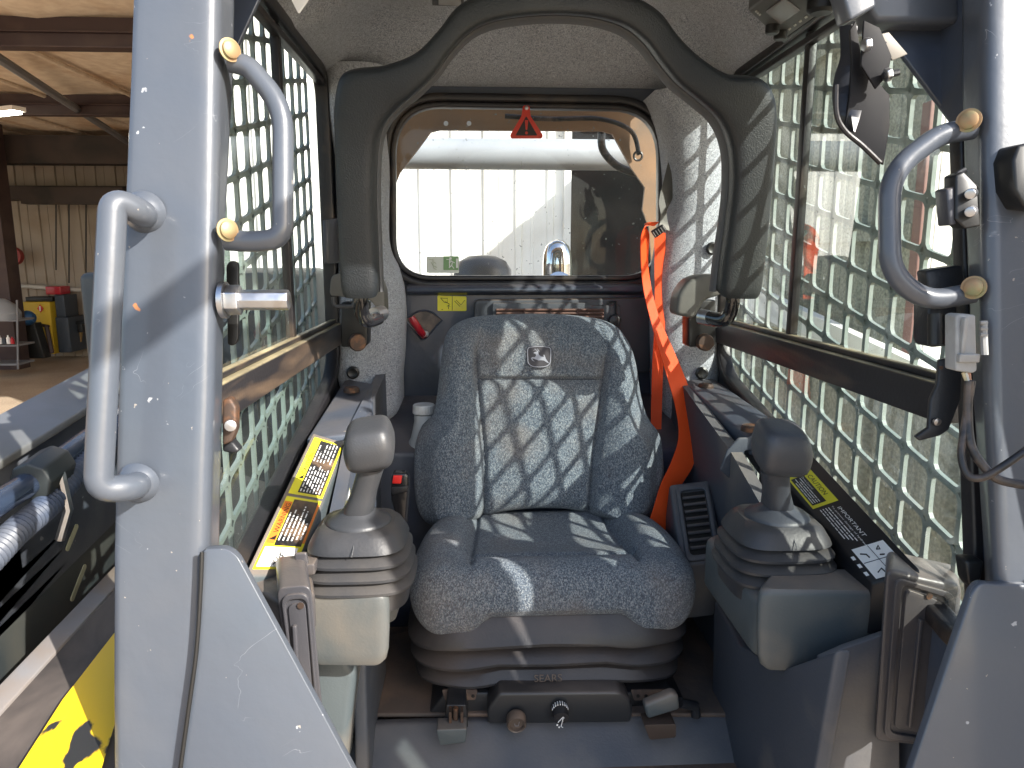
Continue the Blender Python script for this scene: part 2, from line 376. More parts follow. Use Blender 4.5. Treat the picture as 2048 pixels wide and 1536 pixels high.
def glass_mat(name, tint, dirt=(.34, .38, .36), d_lo=.5, d_hi=.75, d_amt=.5, spot=.72, refl=1.0):
    m = bpy.data.materials.new(name); m.use_nodes = True; t = m.node_tree; N = t.nodes; L = t.links
    N.remove(N['Principled BSDF']); out = N['Material Output']
    tr = N.new('ShaderNodeBsdfTransparent'); tr.inputs[0].default_value = (*tint, 1)
    gl = N.new('ShaderNodeBsdfGlossy'); gl.inputs['Roughness'].default_value = .02
    fr = N.new('ShaderNodeFresnel'); fr.inputs[0].default_value = 1.5
    mu = N.new('ShaderNodeMath'); mu.operation = 'MULTIPLY'; L.new(fr.outputs[0], mu.inputs[0]); mu.inputs[1].default_value = refl
    m1 = N.new('ShaderNodeMixShader'); L.new(mu.outputs[0], m1.inputs[0]); L.new(tr.outputs[0], m1.inputs[1]); L.new(gl.outputs[0], m1.inputs[2])
    df = N.new('ShaderNodeBsdfDiffuse'); df.inputs[0].default_value = (*dirt, 1)
    tc = N.new('ShaderNodeTexCoord')
    n = N.new('ShaderNodeTexNoise'); n.inputs['Scale'].default_value = 4; n.inputs['Detail'].default_value = 9; L.new(tc.outputs['Object'], n.inputs['Vector'])
    r = N.new('ShaderNodeMapRange'); L.new(n.outputs[0], r.inputs[0]); r.inputs[1].default_value = d_lo; r.inputs[2].default_value = d_hi; r.inputs[3].default_value = .03; r.inputs[4].default_value = d_amt
    n2 = N.new('ShaderNodeTexNoise'); n2.inputs['Scale'].default_value = 110; n2.inputs['Detail'].default_value = 3; L.new(tc.outputs['Object'], n2.inputs['Vector'])
    r2 = N.new('ShaderNodeMapRange'); L.new(n2.outputs[0], r2.inputs[0]); r2.inputs[1].default_value = spot; r2.inputs[2].default_value = spot + .03; r2.inputs[4].default_value = .6
    mxm = N.new('ShaderNodeMath'); mxm.operation = 'MAXIMUM'; L.new(r.outputs[0], mxm.inputs[0]); L.new(r2.outputs[0], mxm.inputs[1])
    tl = N.new('ShaderNodeBsdfTranslucent'); tl.inputs[0].default_value = (*dirt, 1)
    m3 = N.new('ShaderNodeMixShader'); m3.inputs[0].default_value = .5; L.new(df.outputs[0], m3.inputs[1]); L.new(tl.outputs[0], m3.inputs[2])
    m2 = N.new('ShaderNodeMixShader'); L.new(mxm.outputs[0], m2.inputs[0]); L.new(m1.outputs[0], m2.inputs[1]); L.new(m3.outputs[0], m2.inputs[2])
    L.new(m2.outputs[0], out.inputs[0]); return m
m_glass = glass_mat('dusty_green_tinted_glass', (.91, .97, .94), d_amt=.22, spot=.69, refl=.30)
m_glass_rear = glass_mat('dusty_rear_glass', (.88, .92, .90), d_lo=.40, d_hi=.8, d_amt=.30, spot=.685, refl=.6)

def text_mb(txt, size, origin, u, v, depth=0.0004, align='LEFT', bold=0.0):
    """text as mesh lying in plane (u right, v up) at origin"""
    c = bpy.data.curves.new('t', 'FONT'); c.body = txt; c.size = size; c.extrude = depth / 2; c.align_x = align; c.offset = bold
    o = bpy.data.objects.new('t', c); COL.objects.link(o)
    me = bpy.data.meshes.new_from_object(o)
    n = u.cross(v).normalized()
    mb = MB(); mb.add([origin + u.normalized() * p.co.x + v.normalized() * p.co.y + n * p.co.z for p in me.vertices], [tuple(f.vertices) for f in me.polygons])
    bpy.data.objects.remove(o); bpy.data.curves.remove(c); bpy.data.meshes.remove(me)
    return mb
class Quad:
    """bilinear patch; (0,0) = first corner, (1,0)= second, (1,1)= third, (0,1)= fourth"""
    def __init__(s, a, b, c, d):
        s.q = [Vector(x) for x in (a, b, c, d)]; s.n = (s.q[1] - s.q[0]).cross(s.q[2] - s.q[0]).normalized()
        s.q[3] = s.q[3] - s.n * (s.q[3] - s.q[0]).dot(s.n)
    def p(s, u, v, h=0):
        a, b, c, d = s.q; return (a * (1 - u) + b * u) * (1 - v) + (d * (1 - u) + c * u) * v + s.n * h
    def slab(s, mb, u0, v0, u1, v1, h0, h1):
        pl = [s.p(u0, v0, h0), s.p(u1, v0, h0), s.p(u1, v1, h0), s.p(u0, v1, h0)]
        return mb.prism(pl, s.n * (h1 - h0))
    def poly(s, mb, pts, h0, h1):
        return mb.prism([s.p(u, v, h0) for u, v in pts], s.n * (h1 - h0))
    def text(s, mb, txt, u, v, size_v, h, width_u=None, rot=0):
        """text running along +u by default; fit into width_u; rot=1 runs along +v"""
        c = bpy.data.curves.new('t', 'FONT'); c.body = txt; c.size = 1; c.extrude = 0
        o = bpy.data.objects.new('t', c); COL.objects.link(o); me = bpy.data.meshes.new_from_object(o)
        xs = [p.co.x for p in me.vertices]; w_ = max(xs) - min(xs); x0 = min(xs)
        if rot == 0: f = lambda x, y: s.p(u + (x - x0) / w_ * width_u, v + y * size_v, h)
        elif rot == 1: f = lambda x, y: s.p(u - y * size_v, v + (x - x0) / w_ * width_u, h)
        else: f = lambda x, y: s.p(u + y * size_v, v - (x - x0) / w_ * width_u, h)
        mb.add([f(p.co.x, p.co.y) for p in me.vertices], [tuple(q.vertices) for q in me.polygons])
        bpy.data.objects.remove(o); bpy.data.curves.remove(c); bpy.data.meshes.remove(me); return mb
# ================================================================== SETTING
XC = 0.121                                  # the cab's centre line, to the right of the lens
G = -H                                      # ground level relative to the eye
m_ground = M('sunlit_concrete', (0.42, 0.33, 0.235), 0.85, col2=(0.26, 0.195, 0.14), nscale=.9, nlo=.4, nhi=.7, bump=.004, bscale=40, fine=.18, fscale=60)
mb = MB(); mb.grid([[V((x, y, G)) for x in (-120, 120)] for y in (-60, 160)])
o = link('concrete_ground', mb, m_ground, smooth=False); tag(o, 'pale dusty concrete yard running into the open shed', None, kind='structure')

m_insul = M('faced_insulation', (0.72, 0.58, 0.44), 0.7, col2=(0.52, 0.31, 0.16), nscale=1.4, nlo=.48, nhi=.72, bump=.05, bscale=1.6, stretch=(1, .35, 1), fine=.15, fscale=9)
m_beam = M('red_oxide_beam', (0.042, 0.023, 0.023), 0.6, col2=(.065, .04, .035), nscale=3)
m_girt = M('grey_steel_brace', (0.17, 0.17, 0.18), 0.6)
m_shedwall = M('beige_ribbed_wall', (0.33, 0.28, 0.225), 0.6, col2=(0.21, 0.15, 0.10), nscale=1.2, nlo=.45, nhi=.75)
m_whitewall = M('white_ribbed_steel', (0.88, 0.88, 0.86), 0.5, col2=(.72, .70, .66), nscale=1.5)
m_dark = M('dark_brown_and_doorway_shade', (0.045, 0.032, 0.028), 0.7, col2=(.02, .018, .016), nscale=2)  # doorway shade put into the colour; also the beam's and duct's dark brown
def ribbed(mb, x0, x1, y, z0, z1, pitch=.30, d=.03, axis='x'):
    xs = []; x = x0
    while x < x1:
        for dx, dy in ((0, 0), (.012, -d), (.05, -d), (.062, 0), (pitch / 2, 0), (pitch / 2 + .004, -d * .3), (pitch / 2 + .024, -d * .3), (pitch / 2 + .028, 0)):
            if x + dx < x1: xs.append((x + dx, dy))
        x += pitch
    xs.append((x1, 0))
    f = (lambda a, b, z: V((a, y + b, z))) if axis == 'x' else (lambda a, b, z: V((y + b, a, z)))
    mb.grid([[f(a, b, z) for a, b in xs] for z in (z0, z1)])
shed = thing('open_shed', 'long open-fronted metal shed with insulated roof, red beams and white ribbed front wall', 'shed', (-5, 9, G))
Z0 = 1.9
mb = MB(); n = 40
mb.grid([[V((-16 + 20 * i / n, 5.3 + 8 * j / n, Z0 + .05 * math.sin(i * 2.2) * .5)) for i in range(n + 1)] for j in range(n + 1)])
link('insulated_ceiling', mb, m_insul, shed)
mb = MB(); mb.box((-6, 9.2, Z0 + .35), (20.6, 8.6, .06)); mb.box((-9, 4.8, Z0 + .33), (13.5, 1.4, .06)); link('roof', mb, m_whitewall, shed)  # front overhang is unseen, added to set the shadow edge on the floor
for yb in (6.45, 9.4): mb = MB(); mb.box((-6, yb, Z0 - .13), (20, .10, .012)); mb.box((-6, yb, Z0 - .25), (20, .14, .012)); mb.box((-6, yb, Z0 - .13), (20, .012, .24)); link('roof_beam', mb, m_beam, shed)
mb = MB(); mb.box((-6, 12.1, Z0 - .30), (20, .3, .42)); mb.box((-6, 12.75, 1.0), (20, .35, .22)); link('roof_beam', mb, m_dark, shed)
for k in range(8):
    x = -11.5 + k * 1.05
    mb = MB(); mb.tube([V((x, 5.4, Z0 - .03)), V((x + .15, 13, Z0 - .03))], .028, 8); link('purlin', mb, m_insul, shed)
a = ZP(0, 118, 1.72); b = ZP(252, 282, 1.72)
mb = MB(); mb.tube([a + (a - b) * .3, b + (b - a) * .3], .045, 8); link('brace', mb, m_girt, shed)

mb = MB(); ribbed(mb, -16, 1.2, 13.0, G, Z0 + .1, .33); link('back_wall', mb, m_shedwall, shed)
mb = MB(); ribbed(mb, 5.4, 13.0, -15.8, G, Z0 + .1, .33, axis='y'); link('side_wall', mb, m_shedwall, shed)
wl = YP(452, 500, 5.5).x; wr = YP(1128, 400, 5.5).x
mb = MB(); ribbed(mb, wl, wr, 5.5, G, 3.4, .235, .02); link('front_wall', mb, m_whitewall, shed)
mb = MB(); ribbed(mb, wr + 1.15, wr + 2.2, 5.5, G, 3.4, .3, .02); mb.box(((wr + wr + 1.15) / 2, 5.5, 2.9), (1.15, .05, 1.2)); link('front_wall', mb, m_whitewall, shed)
mb = MB(); mb.box((wr + .6, 6.6, 0), (1.9, .05, 3.8)); mb.box((wr - .3, 6.05, 0), (.05, 1.0, 3.6)); mb.box((wr + 1.5, 6.05, 0), (.05, 1.0, 3.6)); mb.box((wr + .6, 6.0, 1.95), (1.8, 1.1, .05)); link('doorway_shade_panels', mb, m_dark, shed)  # dark panels stand in for the unlit interior behind the doorway
mb = MB(); mb.box((wr + .02, 5.47, 0), (.05, .06, 3.5)); link('door_frame', mb, m_whitewall, shed)
mb = MB(); mb.tube([YP(-200, 555, 12.85), YP(300, 590, 12.85)], .035, 10); link('wall_pipe', mb, M('pale_pipe', (.5, .48, .44), .5), shed)
for px, py in ((112, 540), (138, 566), (172, 560)):
    mb = MB(); mb.tube([YP(px, 400, 12.8), YP(px, py, 12.8)], .012, 6); link('hanging_cord', mb, m_ink, shed)
mb = MB(); mb.box(YP(-5, 450, 11.6) + V((0, 0, -.3)), (.3, .3, 5)); link('column', mb, m_beam, shed)
mb = MB(); mb.box(YP(150, 392, 12.4), (1.6, .2, .26)); link('duct', mb, m_dark, shed)
# lit strip lamp under the shed roof
lampt = thing('strip_lamp', 'lit fluorescent strip lamp under the shed roof at the left edge', 'lamp', ZP(-6, 222, 1.62))
c = ZP(-6, 222, 1.62)
mb = MB(); mb.box(c, (.75, .16, .05), Matrix.Rotation(rad(-25), 3, 'Z')); link('housing', mb, m_whitewall, lampt)
mb = MB(); mb.box(c + V((0, 0, -.04)), (.7, .10, .025), Matrix.Rotation(rad(-25), 3, 'Z')); link('tube', mb, M('lit_tube', (.9, .9, .8), .5, emit=(1, .97, .8, 9)), lampt)

# things along the shed's back wall
def px_box(mb, x0, y0, x1, y1, Y, dy):
    a = YP(x0, y0, Y); b = YP(x1, y1, Y)
    mb.prism([a, V((b.x, Y, a.z)), b, V((a.x, Y, b.z))], (0, dy, 0)); return mb
m_cab_y = M('yellow_cabinet_paint', (.62, .42, .03), .5); m_cab_b = M('blue_grey_cabinet', (.035, .045, .06), .5)
t = thing('safety_cabinet', 'yellow cabinet against the shed back wall', 'cabinet', YP(75, 708, 12.3))
link('body', px_box(MB(), 40, 604, 110, 708, 12.3, .4), m_cab_y, t, bevel=.01)
c = YP(81, 617, 12.28)
link('emblem', MB().prism([c + V((0, 0, .065)), c + V((.05, 0, 0)), c + V((0, 0, -.065)), c + V((-.05, 0, 0))], (0, -.01, 0)), m_tag_red, t, smooth=False)
link('bar', MB().prism([c + V((-.01, -.012, .04)), c + V((.01, -.012, .04)), c + V((.01, -.012, -.04)), c + V((-.01, -.012, -.04))], (0, -.004, 0)), m_white_v, t, smooth=False)
t = thing('tool_cabinet', 'tall dark blue-grey tool cabinet right of the yellow cabinet', 'cabinet', YP(120, 705, 12.35))
link('upper_case', px_box(MB(), 108, 590, 132, 634, 12.35, .4), m_cab_b, t, bevel=.01)
link('lower_case', px_box(MB(), 110, 634.5, 143, 705, 12.3, .5), m_cab_b, t, bevel=.01)
tag(link('red_crate', px_box(MB(), 90, 573, 122, 589, 12.5, .3), m_red, bevel=.01), 'small red crate on top of the cabinets', 'crate')
tag(link('dark_case', px_box(MB(), 50, 594, 105, 603, 12.4, .3), m_ink, bevel=.01), 'flat dark case lying on the yellow cabinet', 'case')
o = link('hose_reel', MB().lathe(YP(30, 512, 12.7), (0, -1, 0), [(.001, 0), (.15, 0), (.16, .05), (.15, .1), (.05, .12), (.001, .12)], 24), M('red_reel_paint', (.30, .035, .03), .5)); tag(o, 'round red hose reel on the shed back wall', 'hose reel')
t = thing('bench_grinder', 'blue machine on a dark pedestal before the yellow cabinet', 'grinder', YP(50, 715, 11.9))
c = YP(54, 636, 11.9)
link('motor', MB().lathe(c + V((-.12, 0, 0)), (1, 0, 0), [(.001, 0), (.07, .01), (.11, .06), (.12, .12), (.11, .18), (.07, .23), (.001, .24)], 18), M('blue_enamel', (.02, .09, .22), .4), t)
link('pedestal', MB().prism([c + V((-.1, 0, -.08)), c + V((.1, 0, -.08)), c + V((.2, 0, -.65)), c + V((-.16, 0, -.65))], (0, .2, 0)), m_ink, t, bevel=.01)
t = thing('leaning_post', 'rusty dark red post leaning on the yellow cabinet', 'post', YP(100, 708, 12.15))
link('shaft', MB().tube([YP(93, 652, 12.2), YP(104, 706, 12.1)], .035, 8), m_beam, t); link('arm', MB().tube([YP(80, 650, 12.2), YP(98, 653, 12.2)], .025, 8), m_beam, t)
t = thing('supply_cart', 'cluttered wire cart of bottles left of the yellow cabinet', 'cart', YP(15, 735, 10.6))
for py in (640, 690, 728): link('shelf', px_box(MB(), -60, py, 36, py + 3, 10.6, .4), m_girt, t)
for px in (-60, -8, 34): link('leg', MB().tube([YP(px, 600, 10.6), YP(px + 2, 738, 10.6)], .014, 6), m_girt, t)
link('cover_bag', MB().lathe(YP(8, 640, 10.75), (0, 0, 1), [(.22, 0), (.23, .1), (.16, .22), (.05, .3), (.01, .31)], 14), M('grey_film', (.25, .26, .28), .4), t)
for k in range(9):
    c = YP(-40 + k * 8.2, 688, 10.55); hh = .10 + .05 * random.random()
    link('bottle', MB().lathe(c, (0, 0, 1), [(.001, 0), (.024, .002), (.024, hh * .7), (.009, hh * .85), (.009, hh), (.001, hh)], 10),
         (m_red, m_white_v, m_cab_b, m_white_v)[k % 4], t)
t = thing('wall_vice', 'small dark vice and rag on the wall right of the cabinets', 'vice', YP(165, 660, 12.6))
link('jaw', MB().box(YP(166, 645, 12.6), (.3, .12, .05)).box(YP(162, 655, 12.6), (.1, .1, .16)), m_ink, t, bevel=.008)
link('rag', MB().prism([YP(150, 662, 12.6), YP(163, 660, 12.6), YP(160, 690, 12.6), YP(153, 700, 12.6)], (0, .05, 0)), M('ochre_rag', (.30, .19, .07), .9), t)

# right side: weathered panel fence, its end post, and the bright white wall beyond
def fence_mat():
    return M('olive_weathered_board', (0.38, 0.39, 0.31), 0.8, col2=(0.19, 0.205, 0.16), nscale=2.2, nlo=.40, nhi=.66, bump=.01, bscale=30, fine=.3, fscale=70, stretch=(1, 1, .45))
XF = 1.95
yn = XP(1846, 450, XF).y
fz = thing('panel_fence', 'weathered olive board fence seen through the right window', 'fence', (XF, 5, G))
mb = MB(); ribbed(mb, yn, 11, XF, G, 1.6, .45, -.02, axis='y'); link('boards', mb, fence_mat(), fz)
for z in (-.9, .1, 1.1): link('rail', MB().box((XF - .03, (yn + 11) / 2, z), (.05, 11 - yn, .07)), fence_mat(), fz)
mb = MB(); a = XP(1862, 200, XF - .05); b = XP(1815, 770, XF - .05)
mb.prism([a, a + V((.05, 0, 0)), b + V((.05, 0, -1)), b + V((0, 0, -1))], (0, .06, 0)); link('end_post', mb, M('red_brown_post', (.22, .11, .09), .6), fz, bevel=.006)
t = thing('low_fence', 'low olive board fence standing nearer the cab than the tall one', 'fence', (1.3, 2.6, G))
mb = MB(); ribbed(mb, 1.35, 4.2, 1.3, G, -.34, .45, -.02, axis='y'); link('boards', mb, fence_mat(), t)
link('top_rail', MB().box((1.29, 2.78, -.36), (.04, 2.85, .05)), fence_mat(), t)
t = thing('white_building', 'bright white ribbed wall beyond the fence at the right', 'building', (6, 6.5, G))
mb = MB(); ribbed(mb, XF * 1.0 + 1.2, 11, 6.5, G, 2.6, .4, .03); link('wall', mb, m_whitewall, t)
t2 = thing('trailer_rail', 'long white steel rail standing before the olive fence', 'rail', (XF - .3, 4, -1))
a = XP(1480, 556, XF - .25); b = XP(1875, 735, XF - .25)
link('beam', MB().prism([a, b, b + V((0, 0, -.14)), a + V((0, 0, -.14))], (-.05, 0, 0)), m_whitewall, t2)
for f in (.15, .8): c = a.lerp(b, f); link('upright', MB().box(V((c.x - .03, c.y, (c.z + G) / 2)), (.05, .05, c.z - G - .14)), m_whitewall, t2)
# ================================================================== OUTER MACHINE
# left lift arm with its hoses
arm = thing('lift_arm', 'dark blue-grey loader lift arm running back beside the left post', 'lift arm', (-.7, 1.2, -.5))
a = XP(0, 917, -.60); b = XP(167, 814, -.60); d = (b - a).normalized()
p0 = a - d * .5; p1 = a + d * 1.35
mb = MB(); mb.prism([p0, p0 + V((-.085, 0, .003)), p0 + V((-.085, 0, -.22)), p0 + V((0, 0, -.22))], p1 - p0)
link('beam', mb, m_boom, arm, bevel=.006)
mb = MB(); mb.prism([p0 + V((.012, 0, .004)), p0 + V((-.095, 0, .006)), p0 + V((-.095, 0, -.006)), p0 + V((.012, 0, -.008))], p1 - p0); link('top_flange', mb, m_panel_g, arm, bevel=.003)
for px, py in ((100, 985),):
    pass
hs = thing('hydraulic_hose', 'glossy blue-black hydraulic tube clamped beside the lift arm', 'hose', (-.56, 1.0, -.5))
q = [XP(-60, 1040, -.555), XP(60, 965, -.555), XP(140, 905, -.555), XP(236, 835, -.555), XP(300, 790, -.555)]
link('tube', MB().tube(cr(q, 6), .0155, 18), m_hose, hs)
c = XP(88, 945, -.55)
dd = (q[2] - q[1]).normalized()
link('clamp', MB().tube([c - dd * .03, c + dd * .03], .026, 8), m_inner_dk, hs, bevel=.003)
link('clamp_stud', MB().tube([c + V((.02, 0, 0)), c + V((.025, 0, -.05)), c + V((.01, 0, -.09))], .006, 8), m_steel, hs)
cs = thing('corrugated_hose', 'grey-blue corrugated hose sleeve below the hydraulic tube', 'hose', (-.53, 1.0, -.5))
q = cr([XP(-50, 1150, -.54), XP(30, 1065, -.54), XP(100, 1005, -.54), XP(160, 935, -.54), XP(240, 855, -.54), XP(300, 815, -.54)], 60)
q = resample(q, 260, closed=False)
link('sleeve', MB().tube(q, [.0168 if i % 4 in (1, 2) else .0138 for i in range(len(q))], 16), m_corr, cs, angle=80)
link('liner', MB().tube([q[0], q[0] + (q[0] - q[4]) * 4], .012, 12), m_hose, cs)
# side panel under the arm, chassis rim and its dirty deck
ch = thing('loader_chassis', 'grey loader side frame with slotted dark panel and pale rim left of the cab post', 'machine frame', (-.55, 1.0, -1.4))
rim0 = XP(-160, 1600, -.50); rim1 = XP(235, 1168, -.50); dr = (rim1 - rim0)
rimA = rim0 - dr * .2; rimB = rim1 + dr * 1.2
mb = MB()
pan = [V((-.60, .35, -.42)), V((-.60, 2.0, -.30)), V((-.60, 2.0, -.75)), V((-.60, .35, -.75))]
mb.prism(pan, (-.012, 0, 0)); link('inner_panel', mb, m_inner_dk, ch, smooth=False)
for (px, py, L_) in ((156, 1165, .05), (143, 1075, .035)):
    c = XP(px, py, -.598); u = V((0, .045, .035)).normalized()
    poly = []
    for k in range(20):
        t_ = 2 * PI * k / 20; pt = u * (math.cos(t_) * .0045 + math.copysign(L_ / 2, math.cos(t_))) + V((0, -u.z, u.y)) * math.sin(t_) * .0045
        poly.append(c + pt)
    link('slot', MB().prism(poly, (.0015, 0, 0)), M('slot_hole', (.36, .34, .22), .8), ch, smooth=False)
mb = MB(); mb.prism([rimA, rimA + V((-.024, 0, .005)), rimA + V((-.024, 0, -.007)), rimA + V((0, 0, -.012))], rimB - rimA); link('rim', mb, m_boom_l, ch, bevel=.002)
mb = MB(); mb.prism([rimA + V((0, 0, -.004)), rimA + V((.13, 0, -.05)), rimA + V((.13, 0, -.5)), rimA + V((0, 0, -.5))], rimB - rimA)
link('deck', mb, M('dirty_mottled_deck', (.085, .07, .062), .5, col2=(.02, .018, .018), nscale=12, nlo=.42, nhi=.6, stretch=(1, .5, 1)), ch)
a = rim0 + V((.06, 0, -.018)); sl = V((.13, 0, -.046)).normalized(); dn = dr.normalized()
s0 = plane_hit(215, 1300, a, dn.cross(sl)); 
nrm = sl.cross(dn).normalized(); nrm = nrm if nrm.z > 0 else -nrm
yq = [plane_hit(px, py, a + nrm * .004, nrm) for px, py in ((232, 1262), (232, 1440), (190, 1580), (10, 1580), (125, 1400))]
link('yellow_decal', MB().prism(yq, nrm * .0006), M('yellow_black_decal', (.70, .46, .01), .35, col2=(.02, .02, .02), nscale=12, nlo=.56, nhi=.60, stretch=(2.5, 1, .6)), ch, smooth=False)
# rear engine tower seen through the left window
tw = thing('engine_tower', 'dark cluttered engine tower behind the left window', 'engine housing', (-.6, 2.2, -1))
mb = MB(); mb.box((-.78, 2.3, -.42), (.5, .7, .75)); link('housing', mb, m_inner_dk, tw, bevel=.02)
mb = MB()
for k in range(5): mb.tube([V((-.52 - .05 * k, 1.93, -.75)), V((-.55 - .05 * k, 1.90, -.3 + .03 * k)), V((-.62 - .05 * k, 1.95, -.08))], .014, 8)
link('hose_bundle', mb, m_hose, tw)
link('bracket', MB().box((-.6, 1.9, -.2), (.12, .02, .22)).box((-.8, 1.88, -.35), (.1, .06, .12)), m_panel_g, tw, bevel=.004)
link('oil_filter', MB().lathe((-.70, 1.86, -.5), (0, 0, 1), [(.001, 0), (.045, 0), (.05, .02), (.05, .14), (.03, .16), (.001, .16)], 20), m_white_p, tw)
# rear frame, cross tube, exhaust, air cleaner
RY = 1.95
out = [(700, 120), (1420, 120), (1420, 620), (1310, 620), (1298, 455), (1285, 420), (1290, 375), (1262, 335), (1225, 268), (1205, 262), (880, 260), (862, 264), (835, 300), (800, 345), (770, 420), (700, 430)]
mb = MB(); mb.prism([YP(x, y, RY) for x, y in out], (0, .012, 0))
rf = thing('rear_arch', 'tan painted steel rear frame arching over the rear window view', 'machine frame', YP(1050, 262, RY))
link('plate', mb, m_tan, rf, smooth=False)
for px, py in ((892, 247), (938, 247)): link('hole', MB().lathe(YP(px, py, RY - .002), (0, -1, 0), [(.006, 0), (.006, .0015), (.001, .0015)], 14), m_white_v, rf)
link('cable', MB().tube(cr([YP(1010, 232, RY - .02), YP(1100, 238, RY - .03), YP(1200, 238, RY - .02), YP(1262, 262, RY - .02), YP(1278, 310, RY - .02)], 8), .006, 10), m_wire, rf)
link('grommet', MB().tube([YP(1276, 312, RY - .03) + V((math.cos(t_ / 8 * PI) * .011, 0, math.sin(t_ / 8 * PI) * .011)) for t_ in range(17)], .003, 8), m_wire, rf)
o = link('cross_tube', MB().tube([YP(700, 306, 2.35), YP(1420, 312, 2.35)], .047, 32), M('light_grey_tube_paint', (.33, .35, .38), .35, coat=.4)); tag(o, 'thick grey cross tube spanning behind the rear window', 'tube')
o = link('rear_hose', MB().tube(cr([YP(1203, 262, 2.1), YP(1206, 300, 2.1), YP(1235, 332, 2.1), YP(1280, 348, 2.1), YP(1330, 352, 2.1)], 8), .011, 12), m_wire); tag(o, 'black hose curving down from the tan rear frame', 'hose')
c = YP(1114, 560, 2.3)
t = thing('exhaust_stack', 'polished chrome exhaust elbow outside the rear window', 'exhaust', c + V((0, 0, -.2)))
mb = MB(); mb.tube([c + V((0, .0, -.25)), c, c + V((0, 0, .05))], .046, 28); mb.lathe(c + V((0, 0, .05)), (0, 0, 1), [(.046, 0), (.044, .03), (.036, .055), (.02, .07), (.001, .076)], 28); link('pipe', mb, m_chrome, t)
link('outlet', MB().tube([c + V((0, -.04, -.03)), c + V((0, -.075, .0))], [.034, .036], 24), m_chrome, t)
c = YP(965, 556, 2.2)
t = thing('air_precleaner', 'grey domed air precleaner outside the rear window', 'air cleaner', c + V((0, 0, -.1)))
link('dome', MB().lathe(c + V((0, 0, -.1)), (0, 0, 1), [(.001, 0), (.06, 0), (.085, .04), (.088, .08), (.086, .125), (.070, .150), (.04, .165), (.001, .168)], 32), M('grey_dome_plastic', (.10, .10, .11), .35), t)
link('band', MB().lathe(c + V((0, 0, -.05)), (0, 0, 1), [(.086, 0), (.093, .004), (.093, .05), (.086, .056)], 32), m_black, t)

# ================================================================== CAB
cab = thing('loader_cab', 'slate-grey skid steer cab with open front, caged side windows and felt headliner', 'cab', (XC, 1.2, -1.0))
HW = .43; XL = XC - HW; XR = XC + HW
RYW = 1.72                                  # rear wall plane
def MX(v): return V((2 * XC - v.x, v.y, v.z))

# ---- front posts
def post(rows, name, lab):
    secs = []
    for y, xa, xb, xc in rows:
        df = .715; db = .775
        A = ray(xa, y) * df; B = ray(xb, y) * df; C_ = ray(xc, y) * db
        D = A + (C_ - B)
        secs.append(resample(fillet([A, B, C_, D], [.006, .016, .006, .006], 5, closed=True), 48))
    mb = MB(); mb.loft(secs); return link(name, mb, m_paint, cab, label=lab, angle=50)
post([(-330, 275, 441, 480), (-150, 268, 436, 474), (150, 258, 433, 468), (450, 246, 430, 452), (800, 234, 424, 446), (1100, 225, 412, 440), (1400, 224, 405, 440), (1700, 226, 400, 440)], 'front_post', 'scratched left front post')
post([(-330, 2165, 1979, 1920), (-150, 2160, 1976, 1922), (150, 2150, 1972, 1921), (450, 2140, 1968, 1930), (800, 2135, 1973, 1945), (1100, 2135, 1988, 1966), (1400, 2140, 2000, 1975), (1700, 2150, 2005, 1980)][::-1], 'front_post', 'right front post under cast shadows')
# gusset plates low on the posts
def vpoly(pts, d0): return [ray(x, y) * d0 for x, y in pts]
gl = fillet(vpoly([(405, 1099), (452, 1097), (474, 1112), (760, 1640), (350, 1640), (362, 1536)], .708), .006, 4, closed=True)
link('gusset', MB().prism(gl, V((0, .010, 0))), m_paint, cab, bevel=.004)
seam = [ray(x, y) * .7055 for x, y in ((404, 1104), (401, 1180), (393, 1300), (377, 1420), (358, 1560), (352, 1640))]
link('rubber_seam', MB().tube(cr(seam, 4), .0022, 8), m_ink, cab)
gr = fillet(vpoly([(1990, 1170), (1962, 1166), (1946, 1182), (1790, 1640), (2250, 1640), (2250, 1170)], .708), .006, 4, closed=True)
link('gusset', MB().prism(gr, V((0, .010, 0))), m_paint, cab, bevel=.004)
# ---- grab handles
def bolt(parent, c, axis, r, h, mat, name='bolt'):
    return link(name, MB().lathe(c, axis, [(r * 1.25, 0), (r * 1.25, h * .25), (r * .98, h * .3), (r * .95, h * .75), (r * .7, h), (.0005, h * 1.03)], 24), mat, parent)
def handle(pts, rr, depth, lab, bolts, mat, r_c=.045):
    P = [ray(x, y) * dd_ for (x, y), dd_ in zip(pts, depth)]
    P = fillet(P, r_c, 12)
    hmesh = link('grab_handle', MB().tube(P, rr, 22), mat, cab, label=lab)
    for (x, y, d_, r_) in bolts: bolt(hmesh, ray(x, y) * d_, (.75 if x < 1000 else -.75, -.7, .05), r_, .006, m_bolt_y)
    return hmesh
handle([(462, 124), (497, 132), (566, 214), (566, 478), (500, 484), (452, 480)], .0105, [.735] * 6, 'grey D-shaped grab handle inside the left post', [(459, 100, .72, .0092), (454, 460, .72, .0092)], m_paint, .05)
handle([(1945, 258), (1880, 268), (1778, 345), (1780, 545), (1850, 604), (1945, 586)], .0105, [.735] * 6, 'shaded D-shaped grab handle inside the right post', [(1938, 241, .72, .0092), (1948, 575, .72, .0092)], m_paint, .05)
for m_, (x, y) in ((0, (1938, 241)),): pass
P = fillet([ray(290, 432) * .712, ray(282, 424) * .685, ray(226, 400) * .665, ray(196, 980) * .665, ray(268, 975) * .685, ray(278, 965) * .712], .03, 10)
h = link('grab_handle', MB().tube(P, .0125, 24), m_paint, cab, label='long bent grab handle welded on the front of the left post')
for px, py in ((289, 425), (276, 966)): link('weld', MB().lathe(ray(px, py) * .713, (0, -1, -.1), [(.021, 0), (.020, .003), (.0165, .008), (.0125, .012)], 24), m_paint, h)
